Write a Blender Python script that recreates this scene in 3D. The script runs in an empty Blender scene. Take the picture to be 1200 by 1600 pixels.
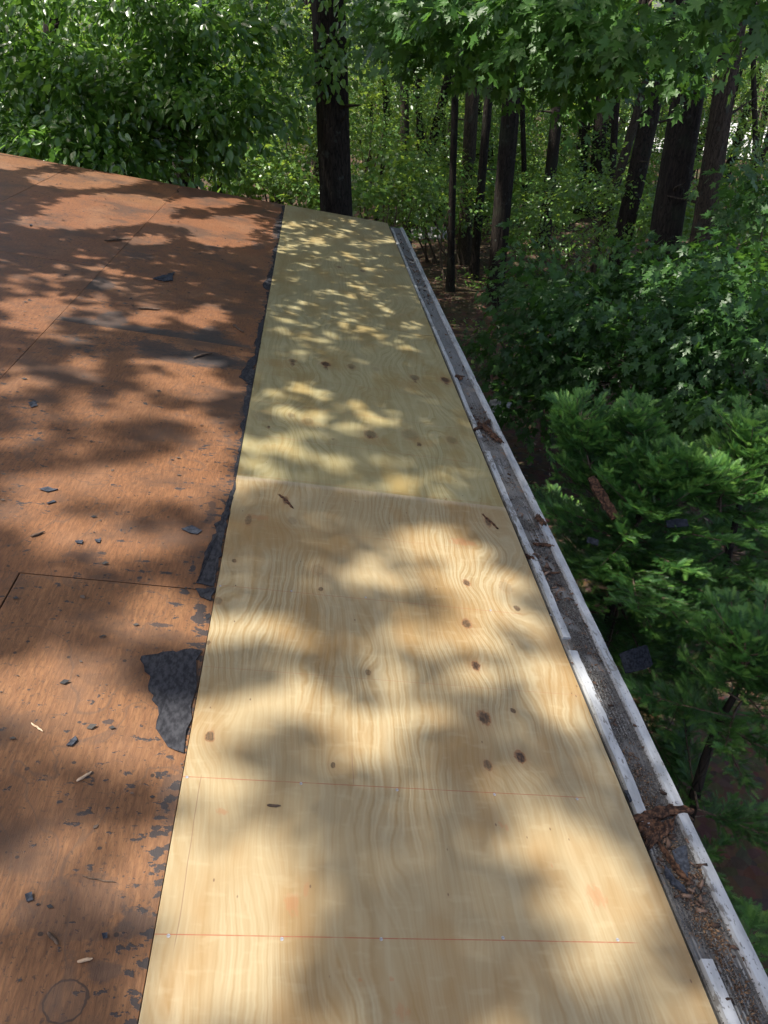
import bpy, math, random
import numpy as np
from mathutils import Vector, Matrix
from math import sin, cos, radians, pi

# ------------------------------------------------------------------ camera, sky, sun, exposure
sc = bpy.context.scene
COL = sc.collection
PITCH, YAW, FPX, SL = radians(32.39), radians(4.59), 1150.0, radians(10.61)
CAM = np.array([.427, -.889, 1.622])
FWD = np.array([sin(YAW)*cos(PITCH), cos(YAW)*cos(PITCH), -sin(PITCH)])
RGT = np.array([cos(YAW), -sin(YAW), 0.0])
UPV = np.cross(RGT, FWD)
cd = bpy.data.cameras.new('camera')
cam = bpy.data.objects.new('camera', cd); COL.objects.link(cam)
cd.sensor_fit = 'VERTICAL'; cd.sensor_height = 24.0; cd.lens = 24.0*FPX/1600.0
cd.clip_start = 0.05; cd.clip_end = 400
cam.matrix_world = Matrix(((RGT[0], UPV[0], -FWD[0], CAM[0]), (RGT[1], UPV[1], -FWD[1], CAM[1]),
                           (RGT[2], UPV[2], -FWD[2], CAM[2]), (0, 0, 0, 1)))
sc.camera = cam
SUN_EL, SUN_AZ = radians(69), radians(-92)          # azimuth from +Y towards +X
SUN = np.array([sin(SUN_AZ)*cos(SUN_EL), cos(SUN_AZ)*cos(SUN_EL), sin(SUN_EL)])
w = bpy.data.worlds.new("World"); sc.world = w; w.use_nodes = True
wn = w.node_tree; wn.nodes.clear()
sky = wn.nodes.new('ShaderNodeTexSky'); sky.sky_type = 'NISHITA'; sky.sun_disc = False
sky.dust_density = 4.5; sky.ozone_density = .35; sky.air_density = .9
sky.sun_elevation = SUN_EL; sky.sun_rotation = SUN_AZ
bg = wn.nodes.new('ShaderNodeBackground'); bg.inputs['Strength'].default_value = 0.15
wo = wn.nodes.new('ShaderNodeOutputWorld')
wn.links.new(sky.outputs[0], bg.inputs[0]); wn.links.new(bg.outputs[0], wo.inputs[0])
sl_ = bpy.data.lights.new('sun', 'SUN'); sl_.energy = 4.6; sl_.angle = radians(0.53); sl_.color = (1.0, 0.95, 0.86)
sun = bpy.data.objects.new('sun', sl_); COL.objects.link(sun)
sun.rotation_euler = Vector(SUN).to_track_quat('Z', 'Y').to_euler(); sun.location = (0, 0, 30)
sc.view_settings.view_transform = 'Standard'; sc.view_settings.look = 'None'
sc.view_settings.exposure = 1.15; sc.view_settings.gamma = 1.0; sc.view_settings.use_curve_mapping = False
sc.render.engine = 'CYCLES'
cy = sc.cycles
cy.max_bounces = 6; cy.diffuse_bounces = 4; cy.glossy_bounces = 2; cy.transmission_bounces = 4; cy.transparent_max_bounces = 4
cy.use_denoising = True; cy.caustics_reflective = False; cy.caustics_refractive = False

# ------------------------------------------------------------------ measuring helpers
rng = np.random.default_rng(7); random.seed(7)
NRM = np.array([sin(SL), 0, cos(SL)])
GZ = -3.2
def ray(px, py): return FWD + RGT*(px-600)/FPX - UPV*(py-800)/FPX
def roof(px, py, h=0.0):                 # pixel of the photo -> (across b, along a) on the roof plane
    d = ray(px, py); t = (h - NRM@CAM)/(NRM@d); p = CAM + t*d
    return p[0]*cos(SL)-p[2]*sin(SL), p[1]
def at_h(px, py, hd):                    # point on the pixel's ray at horizontal distance hd
    d = ray(px, py); return CAM + d*hd/math.hypot(d[0], d[1])
def at_z(px, py, z):
    d = ray(px, py); return CAM + d*(z-CAM[2])/d[2]
def roofw(b, a, n=0.0): return np.array([b*cos(SL)+n*sin(SL), a, -b*sin(SL)+n*cos(SL)])
def project(P):
    d = P-CAM; zc = d@FWD; zc = np.where(np.abs(zc) < 1e-6, 1e-6, zc)
    return 600+FPX*(d@RGT)/zc, 800-FPX*(d@UPV)/zc, zc
def unit(v): return v/np.maximum(np.linalg.norm(v, axis=-1, keepdims=True), 1e-9)

# ------------------------------------------------------------------ object helpers
def tag(o, label=None, cat=None, group=None, kind=None):
    if label: o['label'] = label
    if cat: o['category'] = cat
    if group: o['group'] = group
    if kind: o['kind'] = kind
    return o
def parent(o, p):
    if p is not None:
        o.parent = p
        M = Matrix.Translation(p.location) @ p.rotation_euler.to_matrix().to_4x4() if p.parent is None else None
        if M is not None: o.matrix_parent_inverse = M.inverted()
    return o
def empty(name, loc, label, cat, group=None):
    o = bpy.data.objects.new(name, None); COL.objects.link(o); o.location = [float(c) for c in loc]
    o.empty_display_size = .1
    return tag(o, label, cat, group)
def mesh_np(name, V, F, k, smooth=False, tint=None):
    """V (n,3), F (m,k) -> mesh"""
    me = bpy.data.meshes.new(name)
    V = np.ascontiguousarray(V, dtype=np.float32); F = np.ascontiguousarray(F, dtype=np.int32)
    me.vertices.add(len(V)); me.vertices.foreach_set('co', V.ravel())
    m = len(F); me.loops.add(m*k); me.loops.foreach_set('vertex_index', F.ravel())
    me.polygons.add(m); me.polygons.foreach_set('loop_start', np.arange(0, m*k, k, dtype=np.int32))
    if smooth: me.polygons.foreach_set('use_smooth', np.ones(m, dtype=bool))
    if tint is not None:
        at = me.attributes.new('tint', 'FLOAT', 'POINT'); at.data.foreach_set('value', np.asarray(tint, dtype=np.float32))
    me.update(calc_edges=True)
    return me
def link(name, me, mat, par=None, loc=None, rot=None):
    o = bpy.data.objects.new(name, me); COL.objects.link(o)
    if mat and not me.materials: me.materials.append(mat)
    if loc is not None: o.location = [float(c) for c in loc]
    if rot is not None: o.rotation_euler = rot
    return parent(o, par)
def poly_mesh(name, V, faces, smooth=False):
    me = bpy.data.meshes.new(name); me.from_pydata([tuple(map(float, v)) for v in V], [], faces); me.update()
    if smooth: me.polygons.foreach_set('use_smooth', [True]*len(me.polygons))
    return me
BOXF = [(0,3,2,1),(4,5,6,7),(0,1,5,4),(1,2,6,5),(2,3,7,6),(3,0,4,7)]
def box(name, x0, x1, y0, y1, z0, z1, mat, par=None, loc=None, rot=None, bev=0.0):
    V = [(x0,y0,z0),(x1,y0,z0),(x1,y1,z0),(x0,y1,z0),(x0,y0,z1),(x1,y0,z1),(x1,y1,z1),(x0,y1,z1)]
    o = link(name, poly_mesh(name, V, BOXF), mat, par, loc, rot)
    if bev:
        m = o.modifiers.new('b', 'BEVEL'); m.width = bev; m.segments = 2
    return o
def tube(path, rad, n=10, ridge=0.0, seed=0):
    """tapered tube along path; returns V, F(quads)"""
    path = np.asarray(path, float); rad = np.asarray(rad, float); r = np.random.default_rng(seed)
    T = unit(np.gradient(path, axis=0)); ref = np.array([1.0, 0, 0]) if abs(T[0][0]) < .8 else np.array([0, 1.0, 0])
    V = []; ph = np.linspace(0, 2*pi, n, endpoint=False); rn = r.normal(size=n)*ridge
    for i, (p, t, q) in enumerate(zip(path, T, rad)):
        u = unit(np.cross(t, ref)); v = np.cross(t, u)
        rn = .75*rn + .66*r.normal(size=n)*ridge
        rr = q*(1+rn)
        V.append(p + np.outer(rr*np.cos(ph), u) + np.outer(rr*np.sin(ph), v))
    V = np.concatenate(V); m = len(path)
    i = np.arange(m-1)[:, None]*n; j = np.arange(n)[None]; jn = (j+1) % n
    F = np.stack([i+j, i+jn, i+n+jn, i+n+j], -1).reshape(-1, 4)
    return V, F
def join(parts):
    Vs, Fs, o = [], [], 0
    for V, F in parts:
        Vs.append(V); Fs.append(F+o); o += len(V)
    return np.concatenate(Vs), np.concatenate(Fs)

# ------------------------------------------------------------------ node helpers
class NT:
    def __init__(s, name):
        s.m = bpy.data.materials.new(name); s.m.use_nodes = True; s.t = s.m.node_tree; s.t.nodes.clear()
        s.out = s.n('ShaderNodeOutputMaterial')
    def n(s, typ, **kw):
        nd = s.t.nodes.new(typ)
        for k, v in kw.items(): setattr(nd, k, v)
        return nd
    def put(s, sock, v):
        if v is None: return
        if isinstance(v, bpy.types.NodeSocket): s.t.links.new(v, sock)
        elif isinstance(v, (tuple, list)):
            sock.default_value = tuple(v)+((1,) if len(v) == 3 and len(sock.default_value) == 4 else ())
        else: sock.default_value = v
    def math(s, op, a, b=None, c=None, clamp=False):
        nd = s.n('ShaderNodeMath', operation=op, use_clamp=clamp)
        for i, v in enumerate((a, b, c)): s.put(nd.inputs[i], v)
        return nd.outputs[0]
    def add(s, a, b): return s.math('ADD', a, b)
    def mul(s, a, b): return s.math('MULTIPLY', a, b)
    def sub(s, a, b): return s.math('SUBTRACT', a, b)
    def sep(s, v):
        nd = s.n('ShaderNodeSeparateXYZ'); s.put(nd.inputs[0], v); return nd.outputs
    def comb(s, x, y, z=0.0):
        nd = s.n('ShaderNodeCombineXYZ')
        for i, v in enumerate((x, y, z)): s.put(nd.inputs[i], v)
        return nd.outputs[0]
    def coord(s): return s.n('ShaderNodeTexCoord').outputs['Object']
    def noise(s, vec, scale=1.0, detail=2.0, rough=.5, dist=0.0, color=False):
        nd = s.n('ShaderNodeTexNoise'); s.put(nd.inputs['Vector'], vec); nd.inputs['Scale'].default_value = scale
        nd.inputs['Detail'].default_value = detail; nd.inputs['Roughness'].default_value = rough; nd.inputs['Distortion'].default_value = dist
        return nd.outputs[1 if color else 0]
    def voro(s, vec, scale=1.0, feature='F1', out=0):
        nd = s.n('ShaderNodeTexVoronoi', feature=feature); s.put(nd.inputs['Vector'], vec); nd.inputs['Scale'].default_value = scale
        return nd.outputs[out]
    def step(s, v, lo, hi, a=0.0, b=1.0):
        nd = s.n('ShaderNodeMapRange', interpolation_type='SMOOTHSTEP'); s.put(nd.inputs[0], v)
        for i, q in enumerate((lo, hi, a, b)): nd.inputs[i+1].default_value = q
        return nd.outputs[0]
    def mix(s, f, a, b, mode='MIX'):
        nd = s.n('ShaderNodeMix', data_type='RGBA', blend_type=mode)
        s.put(nd.inputs[0], f); s.put(nd.inputs[6], a); s.put(nd.inputs[7], b); return nd.outputs[2]
    def scalev(s, v, x, y, z):
        nd = s.n('ShaderNodeVectorMath', operation='MULTIPLY'); s.put(nd.inputs[0], v); nd.inputs[1].default_value = (x, y, z); return nd.outputs[0]
    def addv(s, v, q):
        nd = s.n('ShaderNodeVectorMath', operation='ADD'); s.put(nd.inputs[0], v); s.put(nd.inputs[1], q); return nd.outputs[0]
    def bump(s, h, strength=.3, dist=.002, nrm=None):
        nd = s.n('ShaderNodeBump'); s.put(nd.inputs['Height'], h); nd.inputs['Strength'].default_value = strength; nd.inputs['Distance'].default_value = dist
        if nrm: s.put(nd.inputs['Normal'], nrm)
        return nd.outputs[0]
    def attr(s, name):
        nd = s.n('ShaderNodeAttribute', attribute_name=name); return nd.outputs['Fac']
    def bsdf(s, col, rough=.6, nrm=None, spec=.5, metal=0.0):
        nd = s.n('ShaderNodeBsdfPrincipled'); s.put(nd.inputs['Base Color'], col); s.put(nd.inputs['Roughness'], rough)
        s.put(nd.inputs['Specular IOR Level'], spec); nd.inputs['Metallic'].default_value = metal
        if nrm: s.put(nd.inputs['Normal'], nrm)
        return nd.outputs[0]
    def done(s, sh): s.t.links.new(sh, s.out.inputs[0]); return s.m

def new_ply(name, off, knots, pale, gold, swirl, grainfreq, lines=(), smears=(), crack=False, teeth=None):
    """rotary-cut veneer: contour bands of a bumpy height field, knots, chalk lines. local x across, y along the grain"""
    k = NT(name); P = k.coord(); X, Y, _ = k.sep(P)
    lo = k.noise(k.addv(k.scalev(P, 3.2, 1.0, 1), (off, off*1.7, 0)), 1.0, 2.0, .5)
    mid = k.noise(k.addv(k.scalev(P, 9, 2.6, 1), (off+5, 3, 0)), 1.0, 2, .5)
    h = k.add(k.mul(X, 1.0), k.add(k.mul(lo, swirl), k.mul(mid, swirl*.16)))
    kd = 0.0; kr = 0.0
    for (kx, ky, r, dark, ring) in knots:
        dx = k.sub(X, kx); dy = k.mul(k.sub(Y, ky), .72 if ring < 2 else .35)
        d2 = k.add(k.mul(dx, dx), k.mul(dy, dy))
        g = k.math('EXPONENT', k.mul(d2, -1/(2*(r*3.2)**2)))
        h = k.add(h, k.mul(g, .05 if ring else .02))
        d = k.math('SQRT', d2)
        wob = k.add(d, k.mul(k.sub(k.noise(P, 90, 1), .5), r*.9))
        kd = k.math('MAXIMUM', kd, k.step(wob, r*.75, r*1.12, dark, 0.0))
        if ring: kr = k.math('MAXIMUM', kr, k.mul(k.step(k.math('ABSOLUTE', k.sub(wob, r*1.05)), 0.0, r*.32, 1.0, 0.0), dark*.9))
        kr = k.math('MAXIMUM', kr, k.mul(k.step(wob, r, r*3.2, 1.0, 0.0), .16*dark))
    fine = k.noise(k.scalev(P, 160, 6, 1), 1.0, 2, .6)
    hh = k.add(h, k.mul(k.sub(k.noise(k.scalev(P, 14, 9, 1), 1.0, 2, .5), .5), .016))
    hh = k.add(hh, k.mul(k.sub(k.noise(k.scalev(P, 38, 30, 1), 1.0, 2, .55), .5), .007))
    band = k.math('SINE', k.mul(hh, 2*pi*grainfreq))
    band = k.sub(k.mul(k.math('POWER', k.add(k.mul(band, .5), .5), 1.8), 2.0), .75)
    band2 = k.math('SINE', k.mul(hh, 2*pi*grainfreq*2.63))
    bb = k.add(k.mul(band, .5), k.add(k.mul(band2, .30), k.mul(k.sub(fine, .5), .9)))
    amp = k.step(k.noise(k.addv(k.scalev(P, 2.6, 1.3, 1), (9, off, 0)), 1.0, 2), .32, .68, .25, 1.0)
    v = k.math('ADD', k.mul(k.mul(bb, amp), .62), .5, clamp=True)
    col = k.mix(v, pale, gold)
    blot = k.noise(k.addv(k.scalev(P, 4.5, 2.2, 1), (off*3, 0, 2)), 1.0, 3, .55)
    col = k.mix(k.step(blot, .44, .68, 0, .7), col, tuple(c*q for c, q in zip(gold, (.98, .84, .66))))
    streak = k.noise(k.scalev(P, 22, 1.2, 1), 1.0, 3, .6)
    col = k.mix(k.step(streak, .52, .72, 0, .32), col, tuple(min(1, c*q) for c, q in zip(pale, (1.12, 1.14, 1.2))))
    col = k.mix(k.step(streak, .47, .3, 0, .3), col, tuple(c*q for c, q in zip(gold, (.8, .74, .6))))
    # patch colour of the rippled figure across the grain
    rip = k.noise(k.scalev(P, 12, 34, 1), 1.0, 2, .5)
    col = k.mix(k.step(rip, .55, .72, 0, .22), col, tuple(min(1, c*1.12) for c in pale))
    for (sx, sy, rx, ry, c, s_) in smears:
        dx = k.mul(k.sub(X, sx), 1/rx); dy = k.mul(k.sub(Y, sy), 1/ry)
        dd = k.math('SQRT', k.add(k.mul(dx, dx), k.mul(dy, dy)))
        dd = k.add(dd, k.mul(k.sub(k.noise(k.scalev(P, 70, 34, 1), 1.0, 4, .65), .5), 3.0))
        col = k.mix(k.step(dd, .35, 1.0, s_*.8, 0.0), col, c)
    col = k.mix(kr, col, (.20, .085, .035))
    col = k.mix(kd, col, k.mix(k.step(k.noise(k.scalev(P, 150, 60, 1), 1.0, 2), .4, .62), (.020, .009, .006), (.085, .042, .022)))
    pits = k.voro(k.scalev(P, 17, 9, 1), 1.0)
    col = k.mix(k.step(pits, .03, .055, .75, 0.0), col, (.10, .05, .03))
    for (ly, x0, x1, s_, tilt) in lines:
        yy = k.add(Y, k.add(k.mul(X, -tilt), k.mul(k.sub(k.noise(P, 3, 1), .5), .002)))
        m = k.step(k.math('ABSOLUTE', k.sub(yy, ly)), .0006, .0017, s_, 0.0)
        m = k.mul(m, k.step(X, x0, x0+.01)); m = k.mul(m, k.step(X, x1+.05, x1))
        m = k.mul(m, k.step(k.noise(P, 26, 2), .3, .5, .55, 1.0))
        col = k.mix(m, col, (.25, .075, .04))
    if crack:
        cx = k.add(X, k.mul(k.sub(k.noise(k.scalev(P, 0, 5, 0), 1.0, 1), .5), .012))
        m = k.mul(k.step(k.math('ABSOLUTE', k.sub(cx, .048)), .0005, .0016, .7, 0), k.mul(k.step(Y, .42, .4), k.step(Y, -.05, .0)))
        col = k.mix(m, col, (.16, .09, .05))
        m = k.mul(k.step(k.math('ABSOLUTE', k.sub(cx, .455)), .0005, .0014, .7, 0), k.mul(k.step(Y, .53, .5), k.step(Y, .40, .42)))
        col = k.mix(m, col, (.16, .08, .05))
    if teeth is not None:
        tn = k.noise(k.scalev(P, 150, 6, 1), 1.0, 2, .7)
        m = k.mul(k.step(tn, .56, .63, 0, .75), k.mul(k.step(Y, teeth-.06, teeth-.01), k.mul(k.step(X, .22, .26), k.step(X, .86, .7))))
        col = k.mix(m, col, (.20, .12, .07))
        col = k.mix(k.mul(k.step(Y, teeth-.05, teeth-.004), .35), col, (.38, .33, .25))
    bmp = k.add(k.mul(v, .5), k.add(k.mul(fine, .5), k.mul(kd, -2.0)))
    return k.done(k.bsdf(col, .55, k.bump(bmp, .35, .0015), .35))

def leaf_mat(name, dark, mid, light, trans=.35, rough=.42, spec=.5, tcol=None):
    k = NT(name)
    oi = k.n('ShaderNodeObjectInfo').outputs['Random']
    t = k.math('ADD', k.attr('tint'), k.mul(k.sub(oi, .5), .25), clamp=True)
    cr = k.n('ShaderNodeValToRGB'); k.put(cr.inputs[0], t)
    e = cr.color_ramp.elements; e[0].color = (*dark, 1); e[1].color = (*light, 1)
    el = cr.color_ramp.elements.new(.5); el.color = (*mid, 1)
    c = cr.outputs[0]
    b = k.bsdf(c, rough, None, spec)
    tr = k.n('ShaderNodeBsdfTranslucent'); k.put(tr.inputs[0], k.mix(.6, c, tcol or tuple(min(1, q*3.0) for q in light)))
    mx = k.n('ShaderNodeMixShader'); mx.inputs[0].default_value = trans
    k.t.links.new(b, mx.inputs[1]); k.t.links.new(tr.outputs[0], mx.inputs[2])
    return k.done(mx.outputs[0])

def simple(name, c1, c2, scale=(20, 20, 20), rough=.8, bump=.4, dist=.004, spec=.3, detail=4, lo=.35, hi=.65):
    k = NT(name); P = k.coord(); n = k.noise(k.scalev(P, *scale), 1.0, detail, .6)
    return k.done(k.bsdf(k.mix(k.step(n, lo, hi), c1, c2), rough, k.bump(n, bump, dist), spec))

def tint_mat(name, c1, c2, c3, rough=.8, spec=.3):
    k = NT(name); t = k.attr('tint'); cr = k.n('ShaderNodeValToRGB'); k.put(cr.inputs[0], t)
    e = cr.color_ramp.elements; e[0].color = (*c1, 1); e[1].color = (*c3, 1); cr.color_ramp.elements.new(.5).color = (*c2, 1)
    return k.done(k.bsdf(cr.outputs[0], rough, None, spec))

# ================================================================== THE SETTING: ground, lawn, driveway
def ground_mat():
    k = NT('forest_floor'); P = k.coord()
    n1 = k.noise(P, .8, 4, .6); n2 = k.noise(P, 9, 4, .65); v = k.voro(P, 14, out=1)
    col = k.mix(n2, (.025, .018, .011), (.085, .055, .035)); col = k.mix(.35, col, k.mix(1.0, v, (.10, .06, .035), 'MULTIPLY'))
    col = k.mix(k.step(n1, .5, .7, 0, .5), col, (.035, .045, .02))
    return k.done(k.bsdf(col, .9, k.bump(n2, .6, .03), .2))
M_GROUND = ground_mat()
def gz(x, y):
    return GZ + .12*np.sin(x*.55+1)*np.cos(y*.4) + .05*np.sin(x*1.7+y*1.3) + .6*np.clip((y-20)/30, 0, 1)
gx = np.concatenate([np.linspace(-120, -14, 18), np.linspace(-13, 20, 100), np.linspace(21, 120, 18)])
gy = np.concatenate([np.linspace(-80, -4, 12), np.linspace(-3, 30, 90), np.linspace(31, 140, 30)])
GX, GY = np.meshgrid(gx, gy); Vg = np.stack([GX, GY, gz(GX, GY)], -1).reshape(-1, 3)
nx, ny = len(gx), len(gy); ii = (np.arange(ny-1)[:, None]*nx+np.arange(nx-1)[None]).ravel()
link('ground', mesh_np('ground', Vg, np.stack([ii, ii+1, ii+nx+1, ii+nx], -1), 4, True), M_GROUND)['kind'] = 'structure'
M_LAWN = simple('lawn_grass', (.10, .19, .035), (.17, .27, .06), (3, 3, 3), .9, .5, .03)
M_DRIVE = simple('driveway_concrete', (.42, .42, .41), (.52, .51, .49), (1.2, 1.2, 1), .85, .2)
def blob(name, cx, cy, rx, ry, mat, dz):
    a = np.linspace(0, 2*pi, 40, endpoint=False); r = 1+.12*np.sin(3*a+cx)+.07*np.sin(7*a)
    rings = [np.stack([cx+rx*r*q*np.cos(a), cy+ry*r*q*np.sin(a)], -1) for q in (.02, .35, .7, 1.0)]
    V = np.concatenate(rings); V = np.concatenate([V, (gz(V[:, 0], V[:, 1])+dz)[:, None]], 1)
    F = [(i*40+j, i*40+(j+1) % 40, (i+1)*40+(j+1) % 40, (i+1)*40+j) for i in range(3) for j in range(40)]
    o = link(name, poly_mesh(name, V, F), mat); o['kind'] = 'structure'; return o
p = at_z(757, 357, GZ); blob('lawn', p[0]+2.5, p[1]+8, 5, 8, M_LAWN, .06)
p = at_z(1145, 238, GZ+.6); blob('driveway', p[0]+3, p[1]+8, 6.5, 11, M_DRIVE, .10)

# ================================================================== THE HOUSE
M_WALL = simple('house_siding', (.42, .40, .36), (.48, .46, .42), (2, 2, 30), .7, .2)
M_FELT = simple('tar_felt', (.018, .018, .021), (.042, .042, .047), (70, 40, 30), .9, .5, .002, .12)
M_VOID = simple('attic_dark', (.03, .025, .02), (.05, .04, .03))
house = empty('house', (-4.8, 2.5, GZ), 'low house with stripped plywood roof and new boards along the eave', 'house')
RR = (0, SL, 0)
HY0, HY1 = -3.7, 8.641
wl = 1.02
box('wall', -10.6, wl, HY0+.1, HY1-.35, GZ-.2, -.42, M_WALL, house)
# gable infill below the sheathing
V = [(-10.6, HY1-.37, -.42), (wl, HY1-.37, -.42), (wl, HY1-.37, -.235), (-4.79, HY1-.37, .86), (-10.6, HY1-.37, -.235)]
V += [(x, HY0+.12, z) for x, y, z in V]
link('gable', poly_mesh('gable', V, [(0, 1, 2, 3, 4), (9, 8, 7, 6, 5), (0, 5, 6, 1), (1, 6, 7, 2), (2, 7, 8, 3), (3, 8, 9, 4), (4, 9, 5, 0)]), M_WALL, house)
box('soffit', wl+.002, 1.30, HY0+.02, HY1-.02, -.43, -.405, M_WALL, house)

def old_ply(name, off, stain_shade=(), knot=None):
    k = NT(name); P = k.coord(); X, Y, _ = k.sep(P)
    PO = k.addv(P, (off, off*.7, 0))
    g = k.noise(k.scalev(PO, 115, 17, 1), 1.0, 5, .72, .5)
    lo = k.noise(k.scalev(PO, 2.3, 1.5, 1), 1.0, 4, .6)
    h = k.add(X, k.mul(k.noise(k.scalev(PO, 3, 1.2, 1), 1.0, 2), .5))
    if knot:
        dx = k.sub(X, knot[0]); dy = k.sub(Y, knot[1]); d2 = k.add(k.mul(dx, dx), k.mul(dy, dy))
        h = k.add(h, k.mul(k.math('EXPONENT', k.mul(d2, -1/(2*.085**2))), .16))
    band = k.math('SINE', k.mul(h, 2*pi*34))
    hv = (.92, 1.0, 1.10, .96, 1.05)[int(off*7) % 5]
    col = k.mix(k.step(g, .2, .8), (.088, .035*hv, .0145*hv), (.215, .092*hv, .038*hv))
    col = k.mix(k.mul(k.step(band, -.6, .8), .28), col, (.105, .042, .018))
    col = k.mix(k.step(lo, .48, .7, 0, .6), col, k.mix(g, (.105, .052, .028), (.235, .124, .066)))
    # sanded pale fibres
    fib = k.noise(k.scalev(PO, 200, 34, 1), 1.0, 3, .75, 1.0)
    col = k.mix(k.step(fib, .60, .74, 0, .3), col, (.24, .14, .075))
    # grey weathering
    gw = k.noise(k.addv(k.scalev(PO, 2.0, 2.6, 1), (3, 8, 0)), 1.0, 5, .62)
    gm = k.mul(k.step(gw, .47, .64, 0, .72), k.step(g, .2, .6, .55, 1.0))
    col = k.mix(gm, col, (.050, .031, .022))
    ms = k.noise(k.scalev(PO, 75, 55, 1), 1.0, 4, .7)
    col = k.mix(k.mul(k.step(ms, .56, .66, 0, .75), k.step(lo, .62, .42, .35, 1.0)), col, (.045, .027, .019))
    # tar smears, plus stain patches and painted leaf shade
    t1 = k.noise(k.addv(k.scalev(PO, 20, 34, 1), (1, 4, 0)), 1.0, 4, .62)
    t2 = k.noise(k.addv(k.scalev(PO, 2.4, 2.4, 1), (6, 1, 0)), 1.0, 2)
    tm = k.step(k.add(t1, k.mul(k.sub(t2, .5), .35)), .625, .665, 0, .92)
    em = k.step(k.add(t1, k.step(X, -.17, 0.0, -.12, .16)), .66, .69, 0, .92)      # more of it by the new boards
    tm = k.math('MAXIMUM', tm, em)
    for (sx, sy, rx, ry, s_) in stain_shade:
        dx = k.mul(k.sub(X, sx), 1/rx); dy = k.mul(k.sub(Y, sy), 1/ry)
        dd = k.add(k.math('SQRT', k.add(k.mul(dx, dx), k.mul(dy, dy))), k.mul(k.sub(k.noise(k.scalev(PO, 17, 30, 1), 1.0, 5, .7), .5), 3.2))
        if s_ < 0:
            d3 = k.add(k.math('SQRT', k.add(k.mul(dx, dx), k.mul(dy, dy))), k.mul(k.sub(k.noise(k.scalev(PO, 13, 24, 1), 1.0, 5, .7), .5), 1.0 if s_ < -.65 else 2.6))
            col = k.mix(k.mul(k.step(d3, .7, 1.05, -s_, 0), k.step(g, .15, .6, .7, 1.0)), col, (.036, .030, .028)); continue
        tm = k.math('MAXIMUM', tm, k.step(dd, .62, .78, s_, 0))
    col = k.mix(tm, col, (.027, .024, .025))
    sp = k.voro(k.scalev(PO, 11, 13, 1), 1.0); sp2 = k.voro(k.scalev(PO, 27, 24, 1), 1.0)
    spm = k.math('MAXIMUM', k.step(sp, .05, .075, .9, 0), k.step(sp2, .055, .085, .7, 0))
    col = k.mix(spm, col, (.028, .022, .020))
    sc_ = k.noise(k.scalev(PO, 16, 150, 1), 1.0, 2, .6)
    col = k.mix(k.mul(k.step(sc_, .66, .70, 0, .6), k.step(t2, .45, .6)), col, (.06, .04, .03))
    if knot:
        d = k.add(k.math('SQRT', d2), k.mul(k.sub(k.noise(PO, 22, 3), .5), .03))
        col = k.mix(k.step(k.math('ABSOLUTE', k.sub(d, .040)), .0012, .004, .85, 0), col, (.03, .02, .015))
        col = k.mix(k.step(d, .036, .042, .22, 0), col, (.12, .08, .055))
    # old nail rows on the rafter lines
    fy = k.math('ABSOLUTE', k.sub(k.math('FRACT', k.add(k.mul(k.add(Y, k.mul(k.sub(k.noise(P, 5, 1), .5), .03)), 1/.4064), .5)), .5))
    fx = k.math('ABSOLUTE', k.sub(k.math('FRACT', k.mul(k.add(X, k.mul(k.sub(k.noise(P, 4, 1), .5), .05)), 1/.155)), .5))
    nd = k.math('SQRT', k.add(k.mul(k.mul(fy, fy), .165), k.mul(k.mul(fx, fx), .024)))
    col = k.mix(k.step(nd, .004, .007, .85, 0), col, (.02, .016, .014))
    ws = k.noise(k.addv(k.scalev(PO, 3.2, 2.1, 1), (2, 7, 0)), 1.0, 3, .5, .8)
    col = k.mix(k.step(k.math('ABSOLUTE', k.sub(ws, .52)), 0, .012, .5, 0), col, (.075, .045, .03))
    bm = k.add(k.mul(g, .6), k.add(k.mul(fib, .4), k.mul(tm, .5)))
    return k.done(k.bsdf(col, .62, k.bump(bm, .5, .003), .35))

def sheet(name, b0, b1, a0, a1, mat, lift=0.0, label=None, gap=.0022, thick=.0127):
    o = box(name, b0+gap, b1-(gap if b1 else .0006), a0+gap, a1-gap, -thick+lift, lift, mat, house, (0, 0, 0), RR, bev=.0012)
    if label: o['label'] = label
    return o
def mpx(px, py, r):           # pixel + pixel radius -> local position and radius in metres
    b, a = roof(px, py); b2, _ = roof(px+r, py); return b, a, abs(b2-b)

knots_near = []
for (px, py, r, dark, ring) in [(729, 912, 5, .8, 1), (729, 976, 7, .75, 1), (743, 1042, 6, .9, 1), (756, 1123, 9, .85, 1), (812, 1184, 7, .95, 1),
    (762, 1197, 6, .7, 1), (328, 1152, 7, .75, 1), (497, 892, 9, .25, 1), (501, 922, 4, .7, 0), (790, 918, 9, .2, 1), (807, 952, 5, .7, 0),
    (341, 940, 6, .5, 1), (366, 878, 4, .7, 0), (575, 1052, 5, .55, 0), (520, 1197, 4, .7, 0), (325, 1006, 4, .6, 0), (388, 814, 5, .5, 2),
    (446, 783, 4, .75, 2), (762, 817, 4, .75, 2), (457, 815, 7, .22, 1), (801, 1112, 4, .8, 0)]:
    b, a, rm = mpx(px, py, r); knots_near.append((b, a, rm, dark, ring))
smear_near = []
for (px, py, rx, ry, s_) in [(455, 1412, 14, 22, .55), (478, 1390, 7, 16, .5), (930, 1402, 16, 22, .55), (347, 1270, 9, 7, .6), (626, 1582, 14, 16, .5),
    (612, 1532, 6, 5, .6), (562, 1532, 4, 4, .7), (722, 848, 24, 7, .65), (405, 810, 22, 5, .5), (782, 1290, 4, 8, .6), (792, 1296, 3, 7, .5), (862, 1355, 2, 6, .6)]:
    b, a, rm = mpx(px, py, rx); _, a2 = roof(px, py-ry); smear_near.append((b, a, rm, abs(a2-a), (.29, .125, .055), s_))
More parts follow.
